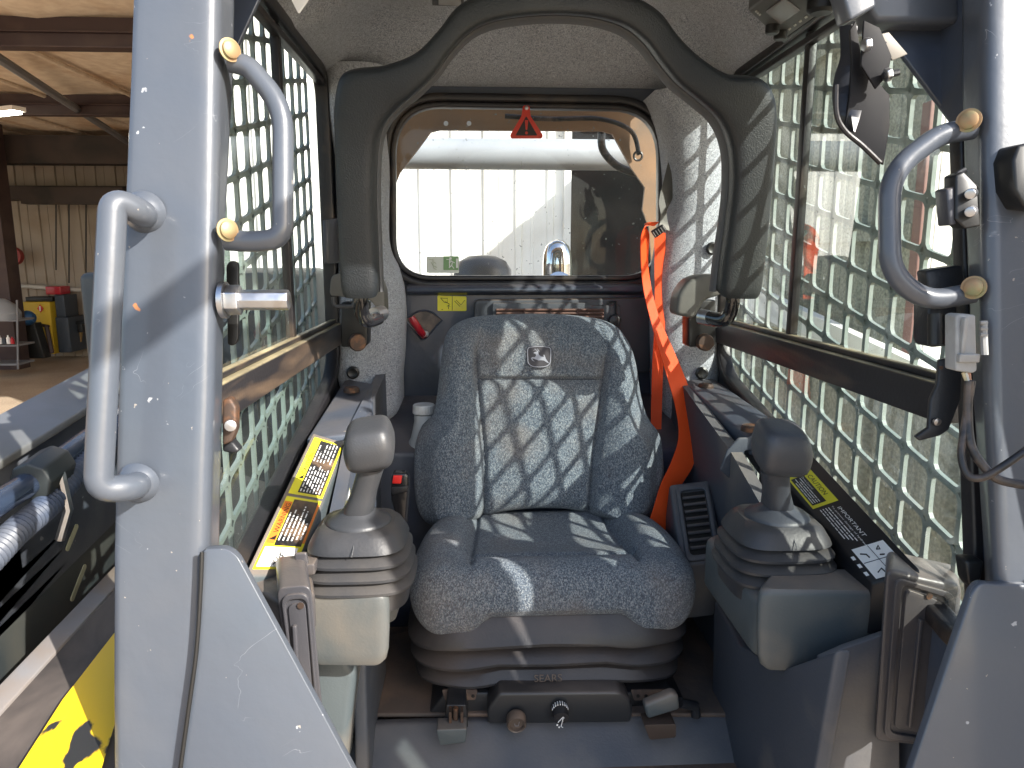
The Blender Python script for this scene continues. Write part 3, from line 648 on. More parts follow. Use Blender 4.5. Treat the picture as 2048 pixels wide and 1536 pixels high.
# striker pin on the left post
c = ray(462, 600) * .735
sp = link('latch_pin', MB().tube([c, c + V((.058, 0, .0))], .0105, 8), m_steel, cab, bevel=.0008)
link('nut', MB().tube([c + V((-.004, 0, 0)), c + V((.010, 0, 0))], .0155, 6), m_steel, sp, bevel=.001)
link('washer', MB().tube([c + V((-.009, 0, 0)), c + V((-.004, 0, 0))], .0185, 28), m_steel, sp)

# ---- side windows
def side(sx, lab):
    X = XC + sx * HW
    win = [V(p) for p in ((1.585, .355), (1.03, .365), (.845, .17), (.715, -.43), (1.585, -.245))]
    win = [Vector((p[0], p[1])) for p in win]
    wr_ = fillet([(p.x, p.y, 0) for p in win], [.05, .03, .03, .04, .09], 8, closed=True); wr_ = [Vector((p.x, p.y)) for p in wr_]
    o1 = offset2(wr_, .022); o2 = offset2(wr_, .12)
    T = lambda pl, x: [V((x, p.x, p.y)) for p in pl]
    link('window_gasket', MB().ring(T(wr_, X - sx * .012), T(o1, X - sx * .012), (sx * .028, 0, 0)), m_gasket, cab, bevel=.004)
    ym = lambda z: .765 + .17 * z
    o1 = [Vector((max(p.x, ym(p.y) + .004), p.y)) for p in o1]
    o2 = [Vector((min(max(p.x, ym(p.y)), 1.74), min(p.y, .40))) for p in o2]
    link('side_wall', MB().ring(T(o1, X - sx * .001), T(o2, X - sx * .001), (sx * .02, 0, 0)), m_paint_mid, cab, smooth=False)
    # dusty ledge on the bottom gasket
    # glass: front and rear sliding panes above the rail, fixed pane below
    zt, zb = -.146, -.192
    def clip(y0, y1, z0, z1): return [V((0, y0, z0)), V((0, y1, z0)), V((0, y1, z1)), V((0, y0, z1))]
    ydiv = 1.245
    for (y0, y1, z0, z1, xo) in ((.81, ydiv + .02, -.16, .38, .004), (ydiv - .02, 1.60, -.16, .38, .012), (.72, 1.60, -.46, -.17, .010)):
        g = MB(); g.grid([[V((X + sx * xo, y, z)) for y in (y0, y1)] for z in (z0, z1)])
        link('window_pane', g, m_glass, cab, smooth=False)
    link('window_rail', MB().box((X - sx * .004, 1.19, (zt + zb) / 2), (.028, .80, zt - zb)).box((X - sx * .001, 1.19, zt + .004), (.012, .80, .010)), m_rail, cab, bevel=.003)
    link('slider_frame', MB().box((X + sx * .004, ydiv, .11), (.014, .018, .50)), m_gasket, cab, bevel=.002)
    link('slider_track', MB().box((X - sx * .000, 1.3, .345), (.016, .62, .012)), m_gasket, cab, bevel=.002)
    # steel cage outside the glass
    gx = X + sx * .045; mb = MB(); pc = .0635; ph = .067; wb = .0042
    K = 16
    for i in range(-1, 16):
        for j in range(-4, 16):
            yc = .70 + i * pc; zc0 = -.50 + j * ph - .228 * (1.585 - 1.1) 
            cy = yc + pc / 2; cz = zc0 + ph / 2 + .228 * (cy - .9)
            if cy > 1.66 or cy < (.77 if sx > 0 else .84) + .17 * cz or cz > .42 or cz < -.47: continue
            outer = []; inner = []
            for k in range(K * 2):
                t = 2 * PI * (k + .5) / (K * 2); c_, s_ = math.cos(t), math.sin(t)
                m_ = max(abs(c_), abs(s_)); ou, ov = c_ / m_, s_ / m_
                e = 7.0; q_ = (abs(c_) ** e + abs(s_) ** e) ** (-1 / e); iu, iv = c_ * q_, s_ * q_
                oy = ou * pc / 2; iy = iu * (pc / 2 - wb)
                outer.append(V((gx, cy + oy, cz + ov * ph / 2 + .228 * oy)))
                inner.append(V((gx, cy + iy, cz + iv * (ph / 2 - wb) + .228 * iy)))
            k0 = len(mb.v); n = K * 2; mb.v += outer + inner
            th = V((sx * .006, 0, 0)); mb.v += [p + th for p in outer + inner]
            for k in range(n):
                k2 = (k + 1) % n
                mb.f += [(k0 + k, k0 + k2, k0 + n + k2, k0 + n + k), (k0 + 2 * n + k, k0 + 3 * n + k, k0 + 3 * n + k2, k0 + 2 * n + k2), (k0 + n + k, k0 + n + k2, k0 + 3 * n + k2, k0 + 3 * n + k)]
    link('window_cage', mb, m_cage, cab, smooth=False, recalc=True)
    # dark corner plate in the upper front corner
    pl = [V((X - sx * .016, 1.09, .38)), V((X - sx * .016, .845, .38)), V((X - sx * .016, .80, .12))]
    link('corner_plate', MB().prism(pl, (sx * .012, 0, 0)), m_paint_dark, cab, bevel=.002)
m_cage = M('grey_green_cage_steel', (.22, .27, .25), .42, col2=(.28, .31, .29), nscale=9, bump=.0003, bscale=90)
side(-1, 'left'); side(1, 'right')
# lower side walls and floor of the cab
for sx in (-1, 1):
    X = XC + sx * HW
    link('post_return', MB().prism([V((X - sx * .002, .77 + .17 * z, z)) for z in (.38, -.46)] + [V((X + sx * .028, .77 + .17 * z, z)) for z in (-.46, .38)], (0, .012, 0)), m_paint_dark, cab)
    link('lower_side', MB().box((X + sx * .01, 1.25, -.80), (.02, 1.0, .62)), m_paint_mid, cab)
link('roof', MB().box((XC, 1.22, .53), (.98, 1.16, .05)), m_paint, cab, bevel=.02)
link('roof_header', MB().box((XC, .70, .50), (.98, .09, .10)).box((XC + .46, 1.22, .47), (.05, 1.1, .13)).box((XC - .46, 1.22, .47), (.05, 1.1, .13)), m_paint, cab, bevel=.01)
link('cab_floor', MB().box((XC, 1.25, -.80), (.86, .95, .03)), m_floor_cab, cab)

# ---- headliner (felt heightfield)
def sstep(a, b, x): t = min(1, max(0, (x - a) / (b - a))); return t * t * (3 - 2 * t)
rows = []
NX, NY = 110, 130
for j in range(NY + 1):
    y = .74 + (1.725 - .74) * j / NY; r = []
    for i in range(NX + 1):
        u = -1 + 2 * i / NX; x = XC + u * (HW - .004)
        z = .372 + .10 * sstep(0, .14, HW - abs(x - XC)) * sstep(0, .22, 1.72 - y)
        ell = ((x - XC) / .19) ** 2 + ((y - 1.40) / .17) ** 2
        z += .022 * (1 - sstep(.75, 1.25, ell))
        for cx in (-.30, .30):
            e2 = ((x - XC - cx) / .13) ** 2 + ((y - 1.22) / .15) ** 2
            z += .025 * (1 - sstep(.7, 1.25, e2))
        for cx in (-.165, .165):
            e3 = ((x - XC - cx) / .03) ** 2 + ((y - 1.60) / .03) ** 2; z += .008 * (1 - sstep(.5, 1.3, e3))
        r.append(V((x, y, z)))
    rows.append(r)
mb = MB(); mb.grid(rows); link('headliner', mb, m_felt, cab, angle=80)
for cx in (-.165, .165):
    x = XC + cx; link('trim_plug', MB().lathe((x, 1.60, .452), (0, -.3, -1), [(.012, 0), (.012, .004), (.008, .007), (.001, .007)], 18), m_ink, cab)

# ---- rear wall with window
rw = [Vector((YP(x, y, RYW).x, YP(x, y, RYW).z)) for x, y in ((792, 214), (1315, 222), (1315, 551), (792, 551))]
rwr = fillet([(p.x, p.y, 0) for p in rw], [.105, .105, .085, .085], 10, closed=True); rwr = [Vector((p.x, p.y)) for p in rwr]
T = lambda pl, y: [V((p.x, y, p.y)) for p in pl]
o1 = offset2(rwr, .012); o2 = offset2(rwr, .030)
rwin = link('rear_window', MB().ring(T(rwr, RYW - .012), T(o1, RYW - .012), (0, .03, 0)), m_gasket, cab, bevel=.004)
link('outer_seal', MB().ring(T(o1, RYW - .018), T(o2, RYW - .018), (0, .03, 0)), m_gasket, rwin, bevel=.006)
g = MB(); a = rw[0]; b = rw[2]; g.grid([[V((x, RYW + .004, z)) for x in (a.x - .03, b.x + .03)] for z in (b.y - .03, a.y + .03)]); link('pane', g, m_glass_rear, rwin, smooth=False)
ob = resample([Vector((p.x, p.y)) for p in fillet([(XL - .02, .50, 0), (XR + .02, .50, 0), (XR + .02, -1.0, 0), (XL - .02, -1.0, 0)], .001, 1, closed=True)], 160)
# rear wall panel: ring from seal outline to rectangle
cen = Vector((XC, .12))
def hit(c, d):
    ts = []
    for lim, k in ((XR + .02, 0), (XL - .02, 0)):
        if abs(d[k]) > 1e-9: ts.append((lim - c[k]) / d[k])
    for lim in (.50, -1.0):
        if abs(d[1]) > 1e-9: ts.append((lim - c[1]) / d[1])
    t = min(t for t in ts if t > 0); return c + d * t
oo = [hit(cen, (p - cen)) for p in resample(offset2(rwr, .026), 360)]
link('rear_wall', MB().ring(T(resample(offset2(rwr, .026), 360), RYW + .002), T(oo, RYW + .002), (0, .01, 0)), m_paint_dark, cab, smooth=False)
# pressed ledge below the window
a = YP(812, 574, RYW - .03); b = YP(1290, 574, RYW - .03)
link('wall_ledge', MB().prism([V((a.x, RYW, a.z + .012)), V((a.x, RYW - .03, a.z)), V((a.x, RYW - .032, a.z - .012)), V((a.x, RYW, a.z - .022))], (b.x - a.x, 0, 0)), m_paint_dark, cab, bevel=.005)
# lower grey cover panel and vents
def pxprism(pts, Y, dy, r=.0, n=5):
    P = [YP(x, y, Y) for x, y in pts]
    if r: P = fillet(P, r, n, closed=True)
    return MB().prism(P, (0, dy, 0))
YC = RYW - .03
link('heater_cover', pxprism([(948, 600), (1300, 596), (1300, 745), (948, 745)], YC, .03, .012), m_panel_dk := M('dark_grey_cover', (.055, .06, .07), .45, up_dust=DUST), cab, bevel=.004)
link('heater_cover_step', pxprism([(985, 606), (1180, 606), (1182, 611), (1240, 611), (1240, 690), (985, 690)], YC - .012, .012, .004), m_panel_dk, cab, bevel=.003)
lv = link('louvre', pxprism([(992, 618), (1208, 618), (1208, 640), (992, 640)], YC - .014, .002), M('brown_louvre', (.10, .05, .04), .5), cab, smooth=False)
for y in (619.5, 626.5, 633.5): link('slat', MB().tube([YP(993, y, YC - .020), YP(1207, y, YC - .020)], .0026, 8), M('louvre_slat', (.15, .085, .065), .4), lv)
for x in (1048, 1100, 1155): link('divider', pxprism([(x, 617), (x + 2, 617), (x + 2, 640), (x, 640)], YC - .024, .008), lv.data.materials[0], lv, smooth=False)
kn = YP(1228, 641, YC - .02)
link('cover_knob', MB().lathe(kn, (0, -1, 0), [(.014, 0), (.016, .006), (.015, .014), (.001, .016)], 7), m_black, cab, bevel=.002)
link('cover_latch', MB().tube([YP(1214, 605, YC - .01), YP(1232, 603, YC - .014), YP(1232, 636, YC - .014)], .003, 8), m_black, cab)
# lettered faint marking plate on the cover, wiper heater plug
# yellow pictogram sticker
st = link('yellow_sticker', pxprism([(875, 591), (933, 593), (933, 622), (875, 622)], RYW - .0006, .001, .003), m_yellow, cab, smooth=False)
ln = MB()
def stroke(mb, pts, Y, r=.0009): mb.tube([YP(x, y, Y) for x, y in pts], r, 5)
for pts in (((881, 596), (895, 597), (895, 606), (889, 605), (881, 596)), ((890, 603), (900, 609)), ((897, 618), (897, 610)), ((894, 613), (897, 610), (900, 613)), ((904.5, 592), (904.5, 621)), ((909, 602), (920, 613)), ((912, 600), (922, 610), (930, 600)), ((883, 619), (886, 619))): stroke(ln, pts, RYW - .0012, .0006)
link('pictogram', ln, m_ink, st)
# fan-shaped recess with red lever
fan = [(809, 638), (838, 622), (852, 621), (868, 626), (884, 640), (850, 678), (843, 680)]
rc = link('lever_recess', pxprism(fan, RYW - .0008, .001, .002), M('recess_metal', (.085, .07, .062), .5, col2=(.2, .15, .12), nscale=30), cab, smooth=False)
rim = [YP(x, y, RYW - .002) for x, y in fan]; link('rim', MB().tube(rim + rim[:1], .0022, 8), m_paint_dark, rc)
lever = thing('red_lever', 'short red-gripped lever in the fan-shaped recess of the rear wall', 'lever', YP(835, 660, RYW - .02))
link('grip', MB().tube([YP(823, 634, RYW - .045), YP(826, 640, RYW - .045), YP(842, 664, RYW - .035), YP(848, 671, RYW - .02)], [.0072, .0085, .0085, .0075], 16), m_red, lever)
link('stem', MB().tube([YP(846, 668, RYW - .028), YP(851, 668, RYW - .002)], .008, 14), m_white_p, lever)

# window stickers on the rear pane
st = link('exit_sticker', pxprism([(853, 513), (918, 513), (918, 546), (853, 546)], RYW - .001, .0006, .003), M('pale_sticker', (.66, .70, .64), .5), rwin, smooth=False)
link('green_field', pxprism([(887, 512.5), (917, 512.5), (917, 540), (887, 540)], RYW - .0022, .0008), M('exit_green', (.20, .36, .16), .5), st, smooth=False)
mb = MB()
for pts in (((893, 519), (899, 519), (899, 535)), ((901, 521), (905, 524), (903, 531), (908, 537)), ((903, 531), (898, 536)), ((898, 525), (904, 523), (909, 526))): stroke(mb, pts, RYW - .0032, .0012)
mb.lathe(YP(901, 517, RYW - .003), (0, -1, 0), [(.003, 0), (.003, .001), (.0001, .001)], 12)
mb.add([YP(912, 517, RYW - .0031), YP(916, 517, RYW - .0031), YP(916, 536, RYW - .0031), YP(912, 536, RYW - .0031)], [(0, 1, 2, 3)])
link('running_figure', mb, m_white_v, st)
mb = MB()
for pts in (((858, 519), (866, 519), (866, 530)), ((862, 524), (866, 531), (874, 535)), ((866, 531), (868, 537), (873, 539)), ((868, 524), (872, 527))): stroke(mb, pts, RYW - .0018, .0009)
link('hand_symbol', mb, M('pale_olive_ink', (.40, .44, .33), .5), st)

# ---- felt rear corner pillars
def pillar(pts, Y0, dY, bulge, name='corner_trim'):
    """pts: (y, xl, xr) px rows; bulging felt column"""
    secs = []
    P = cr([(a_, b_, c_) for a_, b_, c_ in pts], 5)
    for y, xl, xr in P:
        A = YP(xl, y, Y0); B = YP(xr, y, Y0); r = []
        for k in range(13):
            f = k / 12; p = A.lerp(B, f); r.append(p + V((0, -bulge * (1 - abs(2 * f - 1) ** 3), 0)))
        r += [B + V((0, dY, 0)), A + V((0, dY, 0))]
        secs.append(r)
    return link(name, MB().loft(secs), m_felt, cab, angle=60, label=None)
pillar([(130, 648, 765), (230, 655, 760), (330, 672, 768), (480, 676, 768), (540, 676, 790), (600, 676, 803), (700, 676, 803), (760, 676, 798), (820, 700, 797), (845, 735, 768)], 1.60, .11, .03)
pillar([(180, 1310, 1450), (260, 1340, 1450), (400, 1350, 1448), (480, 1335, 1445), (560, 1322, 1440), (650, 1318, 1440), (760, 1322, 1436), (815, 1326, 1400), (836, 1335, 1360)], 1.60, .11, .03)
for px, py in ((706, 745), (1403, 746), (1424, 497)): link('trim_plug', MB().lathe(YP(px, py, 1.565), (0, -1, 0), [(.014, 0), (.014, .004), (.010, .006), (.006, .004), (.001, .004)], 20), m_ink, cab)
# ================================================================== INSIDE THE CAB
# ---- floor step and kick panels
mb = MB()
sec = lambda x: [V((x, 1.075, -.742)), V((x, 1.055, -.738)), V((x, 1.035, -.752)), V((x, .98, -.80)), V((x, .80, -.93)), V((x, .70, -1.10)), V((x, 1.075, -1.1))]
mb.loft([sec(XC - .42), sec(XC + .42)]); link('floor_step', mb, m_step, cab, bevel=.006)
FZ = -.742
link('floor_mat', MB().prism([ZP(832, 1265, FZ), ZP(745, 1285, FZ), ZP(700, 1420, FZ), ZP(705, 1436, FZ), ZP(1500, 1436, FZ), ZP(1385, 1240, FZ)], (0, 0, .008)), m_floor_cab, cab, bevel=.003)
kp = [XP(x, y, .40) for x, y in ((1428, 1200), (1478, 1292), (1566, 1338), (1672, 1300))] + [V((.40, .80, -.95)), V((.40, 1.1, -.95))]
link('kick_panel', MB().prism(kp, (.02, 0, 0)), m_step, cab, bevel=.005)
kp = [V((-.165, 1.2, -.50)), V((-.165, .99, -.50)), V((-.165, .96, -.95)), V((-.165, 1.2, -.95))]
link('kick_panel', MB().prism(kp, (-.02, 0, 0)), m_step, cab, bevel=.005)
link('kick_front', MB().prism([YP(x, y, .80) for x, y in ((1640, 1318), (1690, 1296), (1800, 1258), (1800, 1640), (1640, 1640))], (.0, .01, 0)), m_step, cab, bevel=.002)
link('duct_cover', MB().prism([YP(x, y, .93) for x, y in ((598, 1300), (688, 1310), (712, 1350), (700, 1450), (690, 1560), (560, 1560))], (0, .12, 0)), m_console, cab, bevel=.012)
link('right_inner_shell', MB().prism([V((.440, .93, -.47)), V((.440, 1.0, -.40)), V((.440, 1.2, -.335)), V((.440, 1.68, -.24)), V((.440, 1.68, -.80)), V((.440, .86, -.80))], (.02, 0, 0)), m_step, cab)
link('inner_shell', MB().prism([V((-.205, 1.24, -.30)), V((-.195, 1.70, -.24)), V((-.195, 1.70, -.80)), V((-.205, 1.0, -.80)), V((-.205, 1.0, -.42))], (-.02, 0, 0)), m_paint_mid, cab)
link('seat_pan_shelf', MB().prism([V((XC - .33, 1.45, -.40)), V((XC + .33, 1.45, -.40)), V((XC + .33, 1.72, -.33)), V((XC - .33, 1.72, -.33))], (0, 0, -.4)), m_paint_dark, cab, bevel=.01)

# ---- operator seat
seat = thing('operator_seat', 'blue-grey woven fabric suspension seat with badge, in the middle of the cab', 'seat', (XC, 1.25, FZ))
def BK(px, py): return YP(px, py, 1.385 + (1045 - py) / 413 * .085)
OUT = [(890, 676), (908, 652), (945, 637), (1010, 631), (1100, 630), (1180, 636), (1228, 650), (1255, 682), (1270, 722), (1281, 790), (1295, 835), (1318, 868), (1325, 910), (1326, 975), (1316, 1018), (1285, 1037), (1240, 1040), (1182, 1026), (1120, 1014), (1060, 1013), (1003, 1021), (962, 1032), (918, 1043), (872, 1048), (846, 1036), (832, 1002), (828, 950), (830, 897), (840, 862), (864, 835), (874, 790), (881, 730)]
outl = resample([Vector((p.x, p.y)) for p in cr([(x, y, 0) for x, y in OUT], 8, closed=True)], 300)
def interp(tab, y):
    if y <= tab[0][0]: return tab[0][1]
    for (a, b), (c, d) in zip(tab, tab[1:]):
        if y <= c: return b + (d - b) * (y - a) / (c - a)
    return tab[-1][1]
SL = [(640, 968), (690, 950), (740, 952), (800, 958), (900, 968), (1000, 967), (1045, 964)]
SR = [(640, 1195), (690, 1212), (740, 1204), (800, 1196), (900, 1183), (1000, 1174), (1045, 1172)]
def back_off(x, y, db):
    h = .042 * math.sqrt(max(0, 1 - (1 - min(db / 42, 1)) ** 2))
    xl, xr = interp(SL, y), interp(SR, y)
    dl = x - xl; drr = xr - x
    m = min(dl, drr)
    if m < 0:
        t = min(1, -m / 130); wing = sstep(700, 860, y)
        h += (.012 + .030 * wing) * math.sin(PI * min(1, t * 1.05)) ** .8 * min(1, db / 35)
    else:
        h += .010 * sstep(0, 90, m) * sstep(760, 800, y) - .004
        h += .006 * sstep(0, 40, m) * (1 - sstep(700, 740, y))
    if y > 680: h -= .012 * math.exp(-(m / 5.5) ** 2) * sstep(680, 720, y)
    if m > -4: h -= .011 * math.exp(-((y - 754 - .00002 * (x - 1080) ** 2) / 5.5) ** 2) * sstep(-4, 10, m)
    return h
cxy = Vector((1078, 850)); NR = 110
rows = []
for k in range(NR + 1):
    s_ = math.sin(k / NR * PI / 2) if k else 0.002
    r = []
    for q in outl:
        p = cxy + (q - cxy) * s_; db = (1 - s_) * (q - cxy).length * .8
        r.append(BK(p.x, p.y) + V((0, -back_off(p.x, p.y, db), 0)))
    rows.append(r)
for f, dy in ((1.0, .02), (.995, .045), (.97, .06), (.5, .07), (.002, .07)):
    rows.append([BK(*(cxy + (q - cxy) * f)) + V((0, dy, 0)) for q in outl])
mb = MB(); mb.grid(rows, closed_u=True)
back = link('backrest', mb, m_fabric, seat, angle=75)
# piping along the seams
pip = MB()
for tab in (SL, SR):
    pip.tube([BK(interp(tab, y), y) + V((0, -back_off(interp(tab, y), y, 90) + .0005, 0)) for y in range(705, 1012, 6)], .0016, 6)
pip.tube([BK(x, 754) + V((0, -back_off(x, 754, 99) + .0005, 0)) for x in range(958, 1202, 6)], .0016, 6)
link('seam', pip, M('dark_seam_thread', (.03, .034, .045), .9), back)

# badge on the backrest
bz = 4.096
def BD(x, y, h=0):
    p = BK(780 + x / bz, 560 + y / bz); return p + V((0, -.0445 - h, 0))
cB = (1206, 601)
def rr(sc):
    pts = [(-96, -68), (-60, -82), (0, -87), (60, -82), (96, -68), (98, 0), (92, 55), (60, 82), (0, 89), (-60, 82), (-92, 55), (-98, 0)]
    return cr([(cB[0] + a * sc, cB[1] + b * sc, 0) for a, b in pts], 5, closed=True)
bd = link('badge', MB().prism([BD(p.x, p.y) for p in rr(1)], (0, -.0016, 0)), M('badge_dark', (.035, .03, .034), .5), seat, smooth=False)
m_badge_s = M('badge_silver', (.30, .30, .33), .4, metal=.2)
link('badge_border', MB().ring([BD(p.x, p.y, .0018) for p in rr(.90)], [BD(p.x, p.y, .0018) for p in rr(.955)], (0, -.0008, 0)), m_badge_s, bd, smooth=False)
deer = [(1160, 571), (1174, 564), (1184, 562), (1192, 557), (1201, 561), (1199, 573), (1205, 589), (1220, 600), (1238, 604), (1243, 600), (1238, 588), (1247, 587), (1253, 603), (1259, 620), (1286, 657), (1262, 645), (1242, 632), (1222, 630), (1200, 632), (1180, 624), (1160, 617), (1150, 617), (1158, 630), (1171, 643), (1150, 631), (1139, 613), (1152, 605), (1172, 606), (1181, 592), (1177, 578), (1164, 577)]
link('badge_deer', MB().prism([BD(x, y, .0018) for x, y in deer], (0, -.0008, 0)), m_badge_s, bd, smooth=False)
mb = MB()
for pts in (((1190, 560), (1183, 550), (1176, 540)), ((1185, 552), (1170, 549), (1158, 552)), ((1181, 546), (1168, 541)), ((1196, 560), (1197, 548), (1191, 539)), ((1197, 551), (1205, 556), (1209, 566))): mb.tube([BD(x, y, .0020) for x, y in pts], .0006, 5)
link('badge_antlers', mb, m_badge_s, bd)

# cushion
def cush_sec(u):
    au = abs(u)
    lobe = sstep(.42, .62, au); bol = sstep(.52, .72, au)
    zb = -.574 - .030 * lobe
    hwid = .243
    c = [(1.40, -.512), (1.34, -.514), (1.28, -.516), (1.22, -.513), (1.175, -.504), (1.150, -.500), (1.135, -.494), (1.115, -.487), (1.095, -.489), (1.078, -.502), (1.068, -.525), (1.066, -.552), (1.071, zb + .012), (1.085, zb), (1.12, zb - .002), (1.25, zb), (1.38, -.575), (1.41, -.55)]
    b = [(1.36, -.512), (1.33, -.492), (1.29, -.482), (1.24, -.478), (1.19, -.478), (1.155, -.482), (1.13, -.484), (1.108, -.487), (1.090, -.492), (1.076, -.507), (1.068, -.530), (1.066, -.560), (1.071, zb + .014), (1.085, zb), (1.12, zb - .002), (1.25, zb), (1.36, -.575), (1.385, -.55)]
    P = [Vector((p[0] * (1 - bol) + q[0] * bol, p[1] * (1 - bol) + q[1] * bol)) for p, q in zip(c, b)]
    F = [Vector((p.x, p.y)) for p in cr([(p.x, p.y, 0) for p in P], 7, closed=True)]
    out = []
    for p in F:
        z = p.y; y = p.x
        if z > -.53 and y > 1.08:
            z -= .012 * math.exp(-((au - .57 + .25 * sstep(1.1, 1.4, y) * 0) / .022) ** 2) * sstep(1.085, 1.12, y)
            if au < .6: z -= .010 * math.exp(-((y - 1.160) / .006) ** 2)
            z -= .004 * math.cos(au * 40) * 0
        out.append((y, z))
    f = 1.0
    if au > .76: f = math.sqrt(max(.0009, 1 - ((au - .76) / .24) ** 2))
    cy = 1.22; cz = -.545
    front = [(cy + (y - cy) * (1 - (1 - f) * .45), cz + (z - cz) * f) for y, z in out]
    return [V((XC + .005 + u * (hwid + .004 * math.cos(y * 9)) * (1 - .11 * sstep(1.15, 1.4, y)), y, z)) for y, z in front]
us = [math.sin((k / 120 - .5) * PI) for k in range(121)]
us = [-1 + 2 * k / 150 for k in range(151)]; us = [math.copysign(abs(x) ** .92, x) for x in us]
mb = MB(); mb.loft([cush_sec(u) for u in us]); link('cushion', mb, m_fabric, seat, angle=75)
pip = MB()
link('backrest_hinge', MB().box((XC - .17, 1.40, -.53), (.03, .05, .09)).box((XC + .17, 1.40, -.53), (.03, .05, .09)), m_black, seat, bevel=.004)

# suspension bellows
prof = [(-.570, .86), (-.590, .93), (-.600, .955), (-.616, 1.0), (-.6205, 1.0), (-.6225, .96), (-.624, .87), (-.630, .87), (-.636, .93), (-.651, .985), (-.655, .985), (-.657, .95), (-.6585, .85), (-.665, .85), (-.671, .91), (-.685, .955), (-.689, .955), (-.691, .92), (-.6925, .82), (-.706, .80)]
secs = []
for z, s_ in prof:
    r = []
    for k, (a, b) in enumerate(seld(.238, .182, 96, 5.5)):
        x = a * s_; y = b * s_
        fr = sstep(.05, .16, -y)
        w_ = sstep(.07, .14, abs(x)); zz = z + fr * .006 * (1 - w_) + .0018 * math.sin(x * 38 + z * 60) * fr
        r.append(V((XC - .003 + x, 1.240 + y + fr * .010 * (1 - w_) * (1 - s_) * 4, zz)))
    secs.append(r)
link('suspension_bellows', MB().loft(secs), m_bellows, seat, angle=30)
tx = text_mb('SEARS', .017, YP(1068, 1364, 1.060), V((1, 0, 0)), V((0, .15, 1)), .0008)
link('moulded_lettering', tx, M('moulded_lettering_rubber', (.10, .075, .06), .6), seat, smooth=False)

# seat base, rails and controls
base = link('seat_base', MB().prism([YP(x, y, 1.075) for x, y in ((890, 1385), (1345, 1385), (1385, 1420), (1370, 1452), (880, 1452), (858, 1425))], (0, .28, 0)), m_black, seat, bevel=.004)
for x0, x1 in ((884, 955), (1262, 1342)):
    pl = link('adjustment_plate', pxprism([(x0, 1380), (x1, 1380), (x1 - 4, 1400), (x0 + 6, 1401)], 1.066, .003, .003), M('rusty_plate_%d' % x0, (.07, .05, .042), .55, col2=(.2, .13, .09), nscale=25), seat, smooth=False)
    for k in range(4): link('hole', MB().lathe(YP(x0 + 14 + k * 16, 1392, 1.0655), (0, -1, 0), [(.003, 0), (.003, .0006), (.0001, .0006)], 12), m_ink, pl)
cp = link('control_panel', pxprism([(998, 1386), (1238, 1384), (1262, 1402), (1266, 1424), (1262, 1446), (976, 1450), (974, 1420)], 1.035, .05, .006), M('control_panel_black', (.022, .024, .027), .35, up_dust=(.3, .24, .2), up_amt=.5), seat, bevel=.006)
c = YP(1032, 1434, 1.03)
k1 = link('heater_switch', MB().lathe(c, (0, -1, -.10), [(.001, 0), (.0145, 0), (.0155, .002), (.0155, .016), (.0135, .019), (.0118, .018), (.0115, .012), (.001, .012)], 32), M('dusty_switch_bezel', (.10, .075, .06), .45, up_dust=(.4, .28, .2)), seat)
link('symbol', MB().tube([c + V((-.003, -.0135, -.002)), c + V((-.002, -.0135, -.006)), c + V((.003, -.0135, -.006)), c + V((.0045, -.0135, .001))], .0005, 5), m_badge_s, k1)
c = YP(1119, 1425, 1.03)
k2 = link('height_knob', MB().lathe(c + V((0, 0, .008)), (0, -1, -.25), [(.001, 0), (.0135, 0), (.0140, .004), (.0130, .012), (.0120, .020), (.001, .021)], 26), m_black, seat, angle=50)
mb = MB()
for k in range(9):
    t_ = PI * (.1 + .8 * k / 8); mb.box(c + V((math.cos(t_) * .0125, -.006, .008 + math.sin(t_) * .0125)), (.0016, .008, .0022))
mb.tube([c + V((-.0045, -.022, -.001)), c + V((.003, -.021, .0065)), c + V((.005, -.021, .0048))], .0007, 5); mb.tube([c + V((.0035, -.021, .006)), c + V((.0, -.022, -.009)), c + V((.003, -.023, -.010))], .0007, 5); mb.tube([c + V((-.005, -.022, -.002)), c + V((-.0005, -.0215, .0025))], .0007, 5)
for dx, dz in ((-.006, -.006), (-.003, -.010)): mb.box(c + V((dx, -.022, dz)), (.0024, .0012, .0024))
link('white_symbol', mb, m_white_v, k2)
# slide rail block on the left and tilt lever on the right
mb = MB(); P = pxprism([(893, 1410), (932, 1410), (936, 1455), (888, 1455)], 1.025, .05, .002); link('slide_rail', P, m_black, seat, bevel=.002)
link('slide_bolt', MB().tube([YP(911, 1415, 1.02), YP(911, 1468, 1.02)], .0045, 10), m_bolt_r, seat)
link('slide_rib', MB().box(YP(901, 1434, 1.02), (.004, .02, .03)).box(YP(924, 1434, 1.02), (.004, .02, .03)), m_bolt_r, seat)
link('foot_plate', pxprism([(872, 1460), (934, 1458), (932, 1486), (880, 1492)], .995, .03, .004), m_console, seat, bevel=.003)
link('foot_plate', pxprism([(1288, 1450), (1352, 1448), (1352, 1475), (1300, 1480)], 1.0, .03, .004), M('brown_bracket', (.06, .04, .03), .6), seat, bevel=.003)
lv_ = link('tilt_lever', MB().prism([YP(x, y, 1.01) for x, y in ((1288, 1411), (1345, 1387), (1358, 1392), (1360, 1420), (1296, 1440))], (0, .02, 0)), m_console, seat, bevel=.005)
link('lever_arm', MB().tube([YP(1360, 1405, 1.03), YP(1390, 1412, 1.04), YP(1392, 1432, 1.04)], .008, 12), m_black, lv_)

